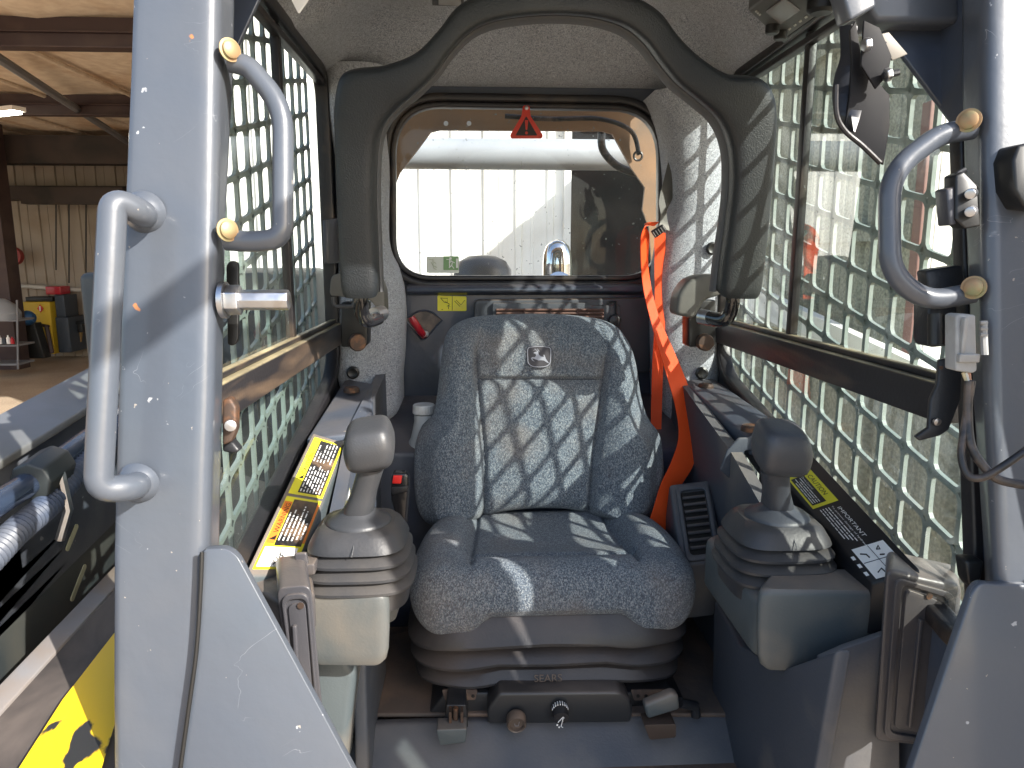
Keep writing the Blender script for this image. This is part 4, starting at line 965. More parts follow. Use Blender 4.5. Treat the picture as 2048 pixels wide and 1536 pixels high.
# ---- left buckle
bk = thing('belt_buckle', 'black seat belt buckle with red push button left of the seat', 'buckle', YP(800, 1050, 1.25))
link('body', MB().prism([YP(x, y, 1.25) for x, y in ((782, 955), (786, 946), (812, 947), (818, 954), (817, 985), (814, 1050), (796, 1050), (782, 1000))], (0, .025, 0)), M('gloss_black_plastic', (.014, .014, .016), .25, coat=.4), bk, bevel=.004)
link('button', MB().prism([YP(x, y, 1.245) for x, y in ((786, 952), (804, 952), (802, 968), (784, 968))], (0, .012, 0)), m_redbtn, bk, bevel=.002)
link('cover_step', MB().prism([YP(x, y, 1.246) for x, y in ((783, 975), (816, 972), (815, 984), (784, 990))], (0, .01, 0)), m_black, bk, bevel=.002)

# ---- white bottle behind the seat
c = YP(850, 870, 1.50)
bt = thing('reservoir_bottle', 'white capped plastic bottle tucked behind the left edge of the backrest', 'bottle', c + V((0, 0, -.12)))
link('body', MB().lathe(c + V((0, 0, -.12)), (0, 0, 1), [(.001, 0), (.05, 0), (.052, .01), (.05, .08), (.030, .115), (.022, .15), (.022, .165)], 28), M('milky_plastic', (.45, .47, .47), .5), bt)
mb = MB(); t = YP(848, 826, 1.50)
mb.loft([[t + V((math.cos(2 * PI * k / 48) * r_ * (1 + (.03 if k % 2 else 0)), math.sin(2 * PI * k / 48) * r_ * (1 + (.03 if k % 2 else 0)), h)) for k in range(48)] for r_, h in ((.023, 0), (.0235, .002), (.0225, .017), (.0205, .019), (.001, .019))])
link('cap', mb, m_white_p, bt, angle=25)

# ---- restraint bar
bar = thing('restraint_bar', 'raised black foam-covered restraint bar arching in front of the rear window', 'restraint bar', YP(1100, 640, 1.3))
PR = [(688, 584, 759, 584, 1.21), (682, 480, 755, 480, 1.20), (678, 380, 752, 390, 1.19), (675, 280, 755, 300, 1.18), (675, 205, 766, 252, 1.17), (694, 146, 795, 214, 1.16), (770, 132, 832, 184, 1.15), (832, 107, 870, 146, 1.14), (877, 63, 902, 102, 1.13), (915, 16, 941, 63, 1.12), (968, -12, 987, 42, 1.11), (1040, -25, 1050, 32, 1.10), (1112, -28, 1112, 29, 1.10),
      (1190, -22, 1182, 34, 1.10), (1262, -5, 1242, 51, 1.11), (1312, 25, 1284, 82, 1.12), (1347, 70, 1318, 126, 1.13), (1388, 111, 1350, 164, 1.14), (1446, 148, 1394, 200, 1.15), (1512, 158, 1434, 238, 1.16), (1540, 205, 1455, 290, 1.17), (1539, 300, 1459, 362, 1.18), (1531, 400, 1451, 442, 1.19), (1521, 500, 1441, 512, 1.20), (1511, 586, 1433, 584, 1.21)]
Q = []
for a_, b_, c_, d_, Y in PR:
    A = YP(a_, b_, Y); B = YP(c_, d_, Y); Q.append((*A, *B))
from itertools import chain
Aq = cr([q[:3] for q in Q], 8); Bq = cr([q[3:] for q in Q], 8)
secs = []; nq = len(Aq)
for i, (A, B) in enumerate(zip(Aq, Bq)):
    c = (A + B) / 2; h = (A - B) / 2 * 1.05; e = min(i, nq - 1 - i)
    sc = 1.0 - .12 * (1 - min(1, e / 3)) ** 2
    D = V((0, .035, .010)) * sc
    secs.append([c + h * sc * a_ + D * b_ for a_, b_ in seld(1, 1, 40, 4.2)])
link('foam_cover', MB().loft(secs), m_foam, bar, angle=60)
secs = []
for i, (A, B) in enumerate(zip(Aq, Bq)):
    d = (B - A).normalized(); c = B + d * .0015 + V((0, .016, 0))
    secs.append([c + d * .0035 * a_ + V((0, .015, 0)) * b_ for a_, b_ in seld(1, 1, 12, 3)])
link('foam_edge', MB().loft(secs), m_foam_edge, bar, angle=60)
m_tubeblk = M('gloss_black_tube', (.012, .012, .014), .16, coat=.8)
hk = cr([YP(722, 575, 1.22), YP(722, 600, 1.22), YP(724, 625, 1.23), YP(735, 641, 1.24), YP(756, 636, 1.27)], 8)
link('bar_tube', MB().tube(hk, .0125, 20), m_tubeblk, bar)
hk = cr([YP(1468, 575, 1.22), YP(1466, 600, 1.22), YP(1460, 625, 1.23), YP(1445, 640, 1.24), YP(1405, 632, 1.28)], 8)
link('bar_tube', MB().tube(hk, .0125, 20), m_tubeblk, bar)
link('tube_sleeve', MB().tube([YP(748, 631, 1.265), YP(764, 626, 1.29)], .0135, 20), m_steel, bar)
link('tube_sleeve', MB().tube([YP(1436, 640, 1.255), YP(1400, 632, 1.28)], .0135, 20), m_steel, bar)
m_pivot = M('olive_grey_pivot_cover', (.115, .112, .10), .5, bump=.0003, bscale=300)
link('pivot_cover', pxprism([(662, 552), (680, 545), (755, 548), (768, 580), (770, 625), (760, 630), (742, 600), (720, 596), (658, 592)], 1.36, .06, .01), m_pivot, bar, bevel=.010, seg=4)
link('pivot_cover', pxprism([(1352, 630), (1357, 590), (1375, 562), (1400, 550), (1440, 548), (1445, 590), (1410, 600), (1390, 638)], 1.36, .06, .01), m_pivot, bar, bevel=.012, seg=4)
link('pivot_loop', MB().tube(fillet([YP(666, 594, 1.34), YP(668, 613, 1.34), YP(708, 613, 1.34), YP(710, 594, 1.34)], .008, 5), .004, 10), m_grip, bar)
for (x0, y0, x1, y1, bx, by) in ((682, 655, 735, 694, 714, 684), (1378, 650, 1432, 694, 1408, 684)):
    p = link('pivot_bracket', pxprism([(x0, y0 - 50), (x1, y0 - 50), (x1, y1 - 5), (x1 - 5, y1), (x0, y1)], 1.42, .05), m_ink, bar, bevel=.003)
    link('pivot_bolt', MB().lathe(YP(bx, by, 1.418), (0 if bx > 1000 else .3, -1, 0), [(.017, 0), (.017, .012), (.015, .016), (.001, .017)], 24), m_bolt_r, p)

# ---- seat belt
belt = thing('seat_belt', 'bright orange seat belt hanging down the right side of the seat from a dark strap', 'seat belt', YP(1320, 1050, 1.3))
def strap(name, rows, mat, parent=belt, th=.0018, n=8):
    Q = [(*YP(a_, b_, Y), *YP(c_, d_, Y2)) for a_, b_, c_, d_, Y, Y2 in rows]
    A = cr([q[:3] for q in Q], n); B = cr([q[3:] for q in Q], n); secs = []
    for i in range(len(A)):
        t = (A[min(i + 1, len(A) - 1)] + B[min(i + 1, len(A) - 1)] - A[max(i - 1, 0)] - B[max(i - 1, 0)]).normalized()
        w_ = B[i] - A[i]; nn = w_.cross(t).normalized() * th / 2
        secs.append([A[i] + nn] + [A[i].lerp(B[i], f) + nn * (1 + .5 * math.sin(f * PI * 6) ** 2) for f in (.15, .3, .5, .7, .85)] + [B[i] + nn, B[i] - nn, A[i] - nn])
    return link(name, MB().loft(secs), mat, parent, angle=60)
strap('back_strap', [(1309, 462, 1331, 466, 1.60, 1.60), (1309, 540, 1331, 540, 1.60, 1.60), (1309, 640, 1330, 640, 1.59, 1.59), (1304, 740, 1326, 740, 1.57, 1.57), (1301, 880, 1322, 880, 1.53, 1.53)], m_belt)
strap('lap_strap', [(1308, 452, 1318, 444, 1.60, 1.60), (1292, 452, 1290, 448, 1.595, 1.62), (1282, 475, 1298, 470, 1.58, 1.61), (1282, 525, 1296, 525, 1.58, 1.60), (1287, 580, 1303, 578, 1.57, 1.58), (1301, 640, 1318, 634, 1.55, 1.56), (1318, 700, 1343, 692, 1.53, 1.55), (1336, 760, 1367, 748, 1.50, 1.52), (1352, 820, 1391, 815, 1.46, 1.48), (1357, 875, 1397, 870, 1.42, 1.44), (1342, 925, 1387, 928, 1.38, 1.40), (1322, 968, 1362, 972, 1.345, 1.37), (1309, 1010, 1350, 1012, 1.32, 1.34), (1296, 1052, 1330, 1060, 1.30, 1.32)], m_belt)
m_strapd = M('dark_webbing_sun_spots', (.10, .095, .085), .6, col2=(.30, .28, .25), nscale=7, nlo=.5, nhi=.56)  # pale patches are sun spots painted into the dark webbing colour
strap('upper_strap', [(1343, 275, 1360, 280, 1.66, 1.64), (1340, 310, 1357, 305, 1.65, 1.63), (1330, 350, 1352, 345, 1.63, 1.62), (1318, 400, 1345, 395, 1.61, 1.62), (1321, 430, 1333, 425, 1.60, 1.61), (1318, 455, 1340, 462, 1.60, 1.60)], m_strapd)
link('ladder_buckle', MB().prism([YP(x, y, 1.585) for x, y in ((1303, 462), (1326, 448), (1334, 460), (1312, 476))], (0, .012, 0)), m_ink, belt, bevel=.002)
mb = MB()
for k in range(5):
    a_ = YP(1306 + k * 5, 463 - k * 3 + 1, 1.582); b_ = YP(1312 + k * 5, 473 - k * 3, 1.582); mb.tube([a_, b_], .0007, 5)
link('buckle_teeth', mb, m_steel, belt)
# stitching on the sewn belt end
mb = MB()
def stitch(pts): mb.tube([YP(x, y, Y - .0035) for x, y, Y in pts], .00055, 5)
m0 = [(1316, 976, 1.347), (1355, 980, 1.363)]
for (l0, l1) in (((1316, 981, 1.345), (1352, 986, 1.363)), ((1314, 987, 1.342), (1350, 992, 1.36)), ((1311, 1003, 1.334), (1346, 1006, 1.35)), ((1309, 1010, 1.33), (1343, 1014, 1.346)), ((1307, 1020, 1.326), (1338, 1023, 1.34)), ((1303, 1037, 1.316), (1334, 1041, 1.33))): stitch((l0, l1))
for (l0, l1) in (((1311, 1003, 1.334), (1350, 992, 1.36)), ((1314, 987, 1.342), (1346, 1006, 1.35)), ((1303, 1037, 1.316), (1338, 1023, 1.34)), ((1307, 1020, 1.326), (1334, 1041, 1.33))): stitch((l0, l1))
link('stitching', mb, M('brown_thread', (.10, .02, .012), .8), belt)
link('wire_hook', MB().tube([YP(1352, 985, 1.35), YP(1342, 1003, 1.34), YP(1345, 1008, 1.34), YP(1357, 1008, 1.35)], .0016, 8), m_steel, belt)
link('anchor_screw', MB().lathe(YP(1348, 277, 1.63), (0, -1, 0), [(.008, 0), (.008, .003), (.004, .006), (.001, .006)], 14), m_steel, belt)

# ---- joysticks
def joystick(px, pyd, Yc, mats, lab, knob, scale=1.0, lean=(0, 0)):
    m_k, m_s, m_b = mats
    c = YP(px, pyd, Yc)                     # centre of the collar disc
    t = thing('joystick', lab, 'joystick', c + V((0, 0, -.10)), 'joysticks on both armrest consoles')
    secs = []; k_ = scale
    prof = [(.004, .030), (.003, .044), (-.004, .051), (-.018, .0585), (-.0225, .0600), (-.0238, .054), (-.0265, .0515), (-.0295, .057), (-.036, .0640), (-.0395, .0640), (-.0408, .057), (-.0435, .055), (-.047, .060), (-.053, .0670), (-.0565, .0670), (-.058, .060), (-.0605, .058), (-.064, .063), (-.070, .0695), (-.0735, .0695), (-.075, .062), (-.10, .061)]
    for h, r_ in prof:
        secs.append([c + V((lean[0] * h + a_, lean[1] * h * 1 + b_ + .004, h)) for a_, b_ in seld(r_ * k_, r_ * k_, 64, 3.6)])
    link('boot', MB().loft(secs), m_b, t, angle=38)
    link('boot_seam', MB().tube([c + V((.002, -.030 * k_, .006)), c + V((.001, -.058 * k_, -.016)), c + V((0, -.060 * k_, -.021))], .0006, 5), m_grip, t)
    top = YP(*knob[:2], knob[2]); ax = (top - c)
    link('collar', MB().lathe(c, (0, 0, 1), [(.040 * k_, 0), (.0405 * k_, .003), (.038 * k_, .008), (.028 * k_, .013), (.020 * k_, .020), (.0165, .028)], 40), m_s, t, angle=60)
    ssec = []
    for f in range(11):
        g_ = f / 10; p = c + V((0, 0, .018)) + (top - c - V((0, 0, .018))) * g_
        a_ = .0235 - .0035 * sstep(0, .5, g_); ssec.append([p + V((x_, y_, 0)) for x_, y_ in seld(a_ * .86, a_, 28, 2.6)])
    sh = link('stem', MB().loft(ssec), m_s, t, angle=60)
    # knob: leaning, wider towards the top front
    kp = [(-.006, .0135, .0135, 0, 0), (.000, .0150, .0155, 0, 0), (.006, .0170, .0175, 0, -.001), (.008, .0215, .0210, .002, -.002), (.011, .0270, .0250, .0015, -.003), (.020, .0305, .0300, .001, -.004), (.036, .0318, .0320, 0, -.004), (.048, .0300, .0310, -.001, -.003), (.058, .0272, .0280, -.002, -.001), (.0635, .0220, .0235, -.002, 0), (.0655, .0140, .0150, -.002, 0), (.0660, .0010, .0010, -.002, 0)]
    KP = cr(kp_f(kp), 5); ksec = []
    uz = (V((0, 0, 1)) * .96 + V((knob[3], -.25, 0))).normalized()
    for h, a_, b_, ox, oy in KP:
        p = top + uz * h * knob[4] + V((ox, oy, 0)); s_ = knob[4]
        xd = V((1, 0, -knob[5])).normalized(); yd = uz.cross(xd)
        ksec.append([p + xd * x_ + yd * y_ for x_, y_ in seld(max(a_, .0004) * s_, max(b_, .0004) * s_, 40, 4.2)])
    link('grip', MB().loft(ksec), m_k, t, angle=70)
    return t, top
def kp_f(k): return k
joystick(718, 1046, .945, (m_grip, m_grip, m_boot), 'sunlit grey joystick with concertina boot left of the seat', (742, 936, .93, .03, 1.02, -.14), 1.09)
jr, topr = joystick(1553, 1036, .955, (m_grip_dark, m_grip_dark, m_boot), 'dark joystick with dusty concertina boot right of the seat', (1550, 945, .93, .02, 1.10, .10), 1.11)

# ---- left console
lc = thing('side_console', 'left armrest console with yellow-framed caution labels under the sunlit joystick', 'console', (-.25, 1.05, -.6), 'armrest consoles')
QL = Quad(XP(487, 1152, -.289), YP(592, 1152, .905), YP(694, 886, 1.235), XP(611, 884, -.289))
mb = MB(); mb.prism([QL.p(0, 0), QL.p(1, 0), QL.p(1, 1), QL.p(0, 1)], (0, 0, -.22)); link('console_body', mb, m_console, lc, bevel=.004)
def barsrow(mb, q, u, v0, v1, wu, h, rnd, gap=.012):
    v = v0
    while v < v1:
        l_ = rnd.uniform(.012, .05); e = min(v + l_, v1)
        q.slab(mb, u - wu / 2, v, u + wu / 2, e, h, h + .0001); v = e + gap
rnd = random.Random(3)
def caution(q, par, u0, v0, u1, v1, frame, word, lines, picto=None, wdir=1, vsplit=None):
    """label running along v; heading band on the u0 side"""
    body = link('label', q.slab(MB(), u0, v0, u1, v1, .0003, .0007), frame, par, smooth=False)
    du = u1 - u0; dv = v1 - v0
    vv0 = v0 + dv * (.30 if picto else .035)
    hb = u0 + du * .24
    link('print_field', q.slab(MB(), hb, vv0, u1 - du * .07, v1 - dv * .035, .0009, .0010), m_dirtyblack, body, smooth=False)
    if picto: link('picture_field', q.slab(MB(), u0 + du * .05, v0 + dv * .03, u1 - du * .12, vv0 - dv * .02, .0009, .0010), m_white_v, body, smooth=False)
    return body, hb, vv0
b1, hb, vv = caution(QL, lc, .10, .505, .92, .965, m_yellow, 'CAUTION', 8)
w_ = MB(); QL.text(w_, 'CAUTION', hb - .025, .66, .13, .0012, .17, rot=1); link('lettering', w_, m_ink, b1, smooth=False)
tri = MB(); QL.poly(tri, [(.16, .625), (.27, .62), (.27, .652)], .0010, .0012); link('warning_triangle', tri, m_ink, b1, smooth=False)
mb = MB()
for k, (a0, a1) in enumerate(((.53, .72), (.53, .73), (.53, .70), (.53, .74), (.53, .72), (.53, .71), (.53, .73))): barsrow(mb, QL, hb + .05 + k * .075, a0, a1, .028, .0012, rnd)
for k, (a0, a1) in enumerate(((.77, .91), (.77, .86), (.77, .93), (.77, .945), (.79, .945), (.77, .94))): barsrow(mb, QL, hb + .05 + k * .085, a0, a1, .028, .0012, rnd)
link('small_print', mb, m_white_v, b1, smooth=False)
b2, hb, vv = caution(QL, lc, .10, .035, .92, .485, m_yellow, 'WARNING', 5, picto=True)
QL.slab(w_ := MB(), .11, vv + .01, hb - .01, .45, .0009, .0010); link('orange_band', w_, m_orange_v, b2, smooth=False)
w_ = MB(); QL.text(w_, 'WARNING', hb - .03, .245, .15, .0013, .19, rot=1); QL.poly(w_, [(.14, .205), (.27, .20), (.27, .232)], .0012, .0013); link('lettering', w_, m_ink, b2, smooth=False)
QL.slab(w_ := MB(), .865, vv + .02, .915, .46, .0009, .0010); link('orange_band', w_, m_orange_v, b2, smooth=False)
mb = MB()
for k, (a0, a1) in enumerate(((.20, .38), (.20, .40), (.20, .37), (.20, .43), (.21, .40), (.21, .32))): barsrow(mb, QL, hb + .05 + k * .09, a0, a1, .030, .0012, rnd, .008)
link('small_print', mb, m_white_v, b2, smooth=False)
mb = MB()
for pts in (((.45, .10), (.55, .075), (.62, .095), (.55, .115), (.66, .07)), ((.40, .085), (.50, .065), (.60, .06)), ((.48, .12), (.58, .105), (.70, .10), (.74, .075)), ((.44, .06), (.52, .09), (.50, .13))): mb.tube([QL.p(u, v, .0013) for u, v in pts], .0009, 5)
link('pictogram', mb, m_ink, b2)
# small label on the console's inner face
QI = Quad(YP(686, 1016, 1.10), YP(696, 1012, 1.10), YP(692, 900, 1.215), YP(676, 905, 1.215))
s3 = link('label', MB().prism([p + V((.004, -.003, 0)) for p in QI.q], (.0005, -.0005, 0)), m_yellow, lc, smooth=False)
q3 = [QI.p(u, v) + V((.0055, -.0045, 0)) for u, v in ((.15, .12), (.85, .12), (.85, .62), (.15, .62))]
link('picture_field', MB().prism(q3, (.0004, -.0004, 0)), m_white_v, s3, smooth=False)
# rear deck plate with bolts
RD = [XP(613, 882, -.289), YP(744, 866, 1.235), YP(746, 770, 1.50), V((-.289, 1.60, XP(688, 763, -.289).z))]
link('rear_deck', MB().prism([p + V((0, 0, .004)) for p in RD], (0, 0, -.03)), m_paint_mid, lc, bevel=.005)
lp = [YP(x, y, Y) + V((0, 0, .006)) for x, y, Y in ((618, 884, 1.235), (640, 862, 1.27), (694, 866, 1.27), (700, 888, 1.235))]
link('hinge_plate', MB().prism(lp, (0, 0, -.012)), m_console, lc, bevel=.003)
for px, py, Y in ((655, 880, 1.25), (703, 786, 1.47)): link('dome_bolt', MB().lathe(YP(px, py, Y) + V((0, 0, .002)), (0, 0, 1), [(.0165, 0), (.0165, .006), (.0135, .010), (.0125, .009), (.001, .010)], 26), m_bolt_r, lc)
link('black_cover', pxprism([(640, 890), (700, 880), (715, 960), (706, 968), (690, 930), (678, 893), (640, 900)], 1.21, .01, .003), m_black, lc, bevel=.002)
# tray and armrest block
tz = -.448
mb = MB(); mb.prism(fillet([ZP(598, 1110, tz), ZP(806, 1086, tz), ZP(803, 1125, tz), ZP(788, 1170, tz), ZP(590, 1165, tz)], .02, 6, closed=True), (0, 0, -.06)); link('tray', mb, m_console, lc, bevel=.006)
def block(pts_top, ztop, zbot, shrink, par, name, bev):
    top = [ZP(x, y, ztop) for x, y in pts_top]; c_ = sum(top, V((0, 0, 0))) / len(top)
    secs = []
    T_ = fillet(top, .022, 6, closed=True)
    for f, s_ in ((0, .90), (.03, .96), (.08, .99), (.2, 1.0), (.5, .985), (.8, .95), (.93, .90), (1, .80)):
        z = ztop + (zbot - ztop) * f
        secs.append([V((c_.x + (p.x - c_.x) * (1 - (1 - s_) * shrink), c_.y + (p.y - c_.y) * (1 - (1 - s_) * shrink), z)) for p in T_])
    return link(name, MB().loft(secs), m_console, par, angle=35)
block([(592, 1188), (782, 1190), (772, 1152), (610, 1150)], -.428, -.530, 1, lc, 'armrest_block', .02)
link('clip', pxprism([(588, 1108), (612, 1106), (617, 1130), (590, 1132)], .875, .006, .003), m_guardbox, lc, bevel=.002)
link('clip_base', pxprism([(582, 1133), (628, 1128), (630, 1150), (586, 1155)], .872, .03, .003), m_guardbox, lc, bevel=.004)
link('front_shelf', MB().prism([ZP(x, y, -.405) for x, y in ((480, 1160), (560, 1205), (630, 1185), (625, 1150), (500, 1142))], (0, 0, -.05)), m_guardbox, lc, bevel=.006)

# ---- right console
rc_ = thing('side_console', 'right armrest console with black label panel beside the dark joystick', 'console', (.48, 1.0, -.6), 'armrest consoles')
QR = Quad(YP(1742, 1168, .835), XP(1842, 1140, .535), XP(1590, 872, .535), YP(1500, 882, 1.20))
mb = MB(); mb.prism([QR.p(0, 0), QR.p(1, 0), QR.p(1, 1), QR.p(0, 1)], (0, 0, -.07)); link('console_body', mb, m_panel_black, rc_, bevel=.003)
# uv helpers: v=0 front, v=1 rear, u=0 inner, u=1 outer
cl = link('label', QR.slab(MB(), .08, .47, .70, .72, .0003, .0006), m_yellow, rc_, smooth=False)
link('print_field', QR.slab(MB(), .13, .49, .47, .70, .0007, .0008), m_ink, cl, smooth=False)
w_ = MB(); QR.text(w_, 'CAUTION', .52, .685, .16, .0010, .155, rot=-1); QR.poly(w_, [(.53, .715), (.64, .715), (.53, .69)], .0007, .0010); link('lettering', w_, m_ink, cl, smooth=False)
mb = MB()
QR.text(mb, 'Drive Control', .385, .69, .07, .0010, .10, rot=-1)
for k in range(4): barsrow(mb, QR, .34 - k * .055, .50, .69 - .02 * (k % 2), .020, .0010, rnd, .006)
link('small_print', mb, m_white_v, cl, smooth=False)
wl_ = link('label', QR.slab(MB(), .10, .735, .62, .87, .0003, .0006), m_white_v, rc_, smooth=False)
mb = MB(); mb.tube([QR.p(.36, .74, .0008), QR.p(.36, .865, .0008)], .0004, 4)
for pts in (((.42, .76), (.52, .77), (.54, .80), (.44, .79), (.42, .76)), ((.18, .78), (.28, .80)), ((.20, .84), (.28, .83)), ((.44, .83), (.52, .85))): mb.tube([QR.p(u, v, .0008) for u, v in pts], .0007, 5)
link('pictogram', mb, m_ink, wl_)
im = MB(); QR.text(im, 'IMPORTANT', .56, .43, .12, .0008, .20, rot=-1)
QR.text(im, 'To prevent damage of hydraulics', .47, .45, .055, .0008, .29, rot=-1)
for k in range(4): barsrow(im, QR, .40 - k * .065, .22 + .01 * k, .45, .022, .0005, rnd, .005)
link('notice_lettering', im, m_white_v, rc_, smooth=False)
pl = link('label', QR.slab(MB(), .16, .015, .84, .185, .0003, .0006), m_white_v, rc_, smooth=False)
mb = MB(); mb.tube([QR.p(.5, .02, .0008), QR.p(.5, .18, .0008)], .0005, 4); mb.tube([QR.p(.18, .10, .0008), QR.p(.82, .10, .0008)], .0005, 4)
for pts in (((.60, .15), (.68, .165), (.66, .145), (.60, .15)), ((.62, .06), (.72, .075), (.68, .05), (.62, .06)), ((.25, .15), (.35, .14), (.36, .12)), ((.28, .04), (.40, .055), (.42, .03)), ((.58, .12), (.66, .115))): mb.tube([QR.p(u, v, .0008) for u, v in pts], .0010, 5)
link('pictogram', mb, m_ink, pl)
mb = MB()
for k in range(3): QR.slab(mb, .03, .04 + k * .045, .10, .06 + k * .045, .0003, .0006)
link('marking', mb, m_white_v, rc_, smooth=False)
# dark mat strip along the gasket and rear deck
RD = [YP(1500, 884, 1.20), XP(1592, 874, .535), V((.535, 1.62, XP(1430, 760, .535).z)), YP(1366, 766, 1.53)]
link('rear_deck', MB().prism([p + V((0, 0, .004)) for p in RD], (0, 0, -.03)), m_paint_mid, rc_, bevel=.005)
link('front_flap', MB().prism([YP(x, y, 1.195) for x, y in ((1478, 876), (1560, 872), (1556, 900), (1490, 902), (1482, 950), (1464, 962), (1440, 940), (1455, 900))], (0, .006, 0)), m_step, rc_, bevel=.003)
for px, py, Y in ((1411, 782, 1.49), (1500, 868, 1.21)): link('dome_bolt', MB().lathe(YP(px, py, Y) + V((0, 0, .006)), (0, 0, 1), [(.0165, 0), (.0165, .006), (.0135, .010), (.0125, .009), (.001, .010)], 26), m_bolt_r, rc_)
tz = -.440
mb = MB(); mb.prism(fillet([ZP(1410, 1072, tz), ZP(1455, 1058, tz), ZP(1700, 1100, tz), ZP(1745, 1160, tz), ZP(1518, 1205, tz)], [.012, .02, .02, .02, .03], 6, closed=True), (0, 0, -.085)); link('tray', mb, m_console, rc_, bevel=.012)
block([(1508, 1180), (1768, 1184), (1735, 1138), (1548, 1133)], -.420, -.535, 1, rc_, 'armrest_block', .02)

# ---- dash pods at the front corners (ribbed covers)
def pod(px4, Yf, depth, par_label, side_):
    t = thing('pedal_pod', par_label, 'cover', YP(px4[2][0], px4[2][1], Yf), 'ribbed pods at the front corners')
    P = [YP(x, y, Yf) for x, y in px4]
    Pr = fillet(P, .012, 6, closed=True)
    link('shell', MB().prism(Pr, depth), m_guardbox, t, bevel=.008, seg=4)
    c_ = sum(P, V((0, 0, 0))) / 4
    inn = [c_ + (p - c_) * .0 + V(((p.x - c_.x) * .62, 0, (p.z - c_.z) * .86)) + V((0, -.004, 0)) for p in P]
    link('raised_frame', MB().ring(fillet([p + V((0, .0, 0)) for p in inn], .01, 5, closed=True), fillet([c_ + V(((p.x - c_.x) * .78, -.004, (p.z - c_.z) * .92)) for p in P], .012, 5, closed=True), (0, .012, 0)), m_guardbox, t, bevel=.003)
    link('insert', MB().prism(fillet([c_ + V(((p.x - c_.x) * .5, -.003, (p.z - c_.z) * .80)) for p in P], .008, 5, closed=True), (0, .01, 0)), m_guardbox, t, bevel=.004)
    link('rib', MB().box(c_ + V((-.006, -.004, -.01)), (.005, .008, abs(P[0].z - P[3].z) * .62)), m_guardbox, t, bevel=.0015)
    tp = (P[0] + P[1]) / 2
    link('screw', MB().lathe(V((c_.x + .002, Yf - .004, tp.z - .022)), (0, -1, 0), [(.004, 0), (.004, .001), (.0005, .001)], 12), m_bolt_r, t)
    return t
pod([(552, 1176), (622, 1170), (650, 1470), (600, 1500)], .80, V((-.026, .09, 0)), 'dusty grey ribbed pod below the left joystick', -1)
pod([(1772, 1138), (1924, 1172), (1900, 1500), (1748, 1485)], .79, V((.035, .06, 0)), 'tall grey ribbed pod beside the right front post', 1)

# ---- right air vent
vt = thing('air_vent', 'black slatted air vent on the floor console right of the seat', 'vent', YP(1392, 1115, 1.2))
QV = Quad(YP(1372, 1122, 1.17), YP(1440, 1114, 1.17), YP(1416, 972, 1.30), YP(1350, 980, 1.30))
link('housing', MB().prism([QV.p(-.15, -.05), QV.p(1.1, -.05), QV.p(1.1, 1.1), QV.p(-.15, 1.1)], (.0, .03, -.12)), m_step, vt, bevel=.006)
link('opening', QV.slab(MB(), .15, .06, .85, .93, .0008, .0016), m_ink, vt, smooth=False)
for k in range(8): link('slat', MB().tube([QV.p(.17, .14 + k * .10, .004), QV.p(.83, .14 + k * .10, .004)], .0032, 8), m_guardbox, vt)
link('frame', MB().ring(fillet([QV.p(u, v, .0005) for u, v in ((.13, .04), (.87, .04), (.87, .95), (.13, .95))], .01, 5, closed=True), fillet([QV.p(u, v, .0005) for u, v in ((0, -.03), (1, -.03), (1, 1.03), (0, 1.03))], .012, 5, closed=True), QV.n * .006), m_step, vt, bevel=.002)

# ---- warning tag on the rear window
tg = thing('warning_tag', 'red triangular tag with exclamation mark hanging at the top of the rear window', 'tag', YP(1052, 280, 1.68))
YT = 1.675
link('plate', pxprism([(1046, 211), (1059, 211), (1061, 232), (1086, 270), (1084, 277), (1022, 277), (1020, 270), (1043, 232)], YT, .002, .004), m_tag_red, tg, bevel=.0006)
tri = link('triangle', pxprism([(1052.5, 232), (1075, 271), (1031, 271)], YT - .0008, .0006, .003), m_tag_black, tg, smooth=False)
mb = MB(); P = [YP(x, y, YT - .0016) for x, y in ((1049.5, 240), (1056.5, 240), (1054.5, 260), (1051.5, 260))]; mb.prism(fillet(P, .002, 3, closed=True), (0, .0006, 0)); mb.lathe(YP(1053, 266, YT - .001), (0, -1, 0), [(.0032, 0), (.0032, .0006), (.0001, .0006)], 14)
link('exclamation_mark', mb, m_tag_red, tg, smooth=False)
link('rivet', MB().lathe(YP(1053, 216, YT), (0, -1, 0), [(.0045, 0), (.004, .003), (.001, .004)], 14), m_steel, tg)

# ---- radio on the ceiling
RZ = .335
rd = thing('cab_radio', 'grey radio panel with small screen set in the ceiling at the right', 'radio', ZP(1565, 20, RZ))
Qr = Quad(ZP(1562, 76, RZ), ZP(1496, 14, RZ), ZP(1580, -50, RZ), ZP(1655, 8, RZ))
if Qr.n.z > 0: Qr.n = -Qr.n
link('face_plate', Qr.slab(MB(), 0, 0, 1, 1, -.02, .006), M('radio_grey', (.075, .075, .072), .5), rd, bevel=.004)
link('screen', Qr.slab(MB(), .38, .28, .80, .72, .0065, .0085), M('radio_screen', (.17, .16, .16), .25), rd, bevel=.0008)
for u, v in ((.22, .16), (.45, .14)): link('knob', MB().lathe(Qr.p(u, v, .006), Qr.n, [(.010, 0), (.010, .010), (.008, .012), (.001, .012)], 20), m_ink, rd)
mb = MB()
for k in range(5): Qr.slab(mb, .13, .30 + k * .12, .17, .345 + k * .12, .0065, .0075)
for k in range(3): Qr.slab(mb, .80 + .05 * k, .12, .83 + .05 * k, .16, .0065, .0075)
link('button_marks', mb, M('pale_print', (.45, .44, .40), .5), rd)
link('grille', Qr.slab(MB(), -.10, .0, -.03, 1.0, -.002, .004), m_black, rd, bevel=.001)
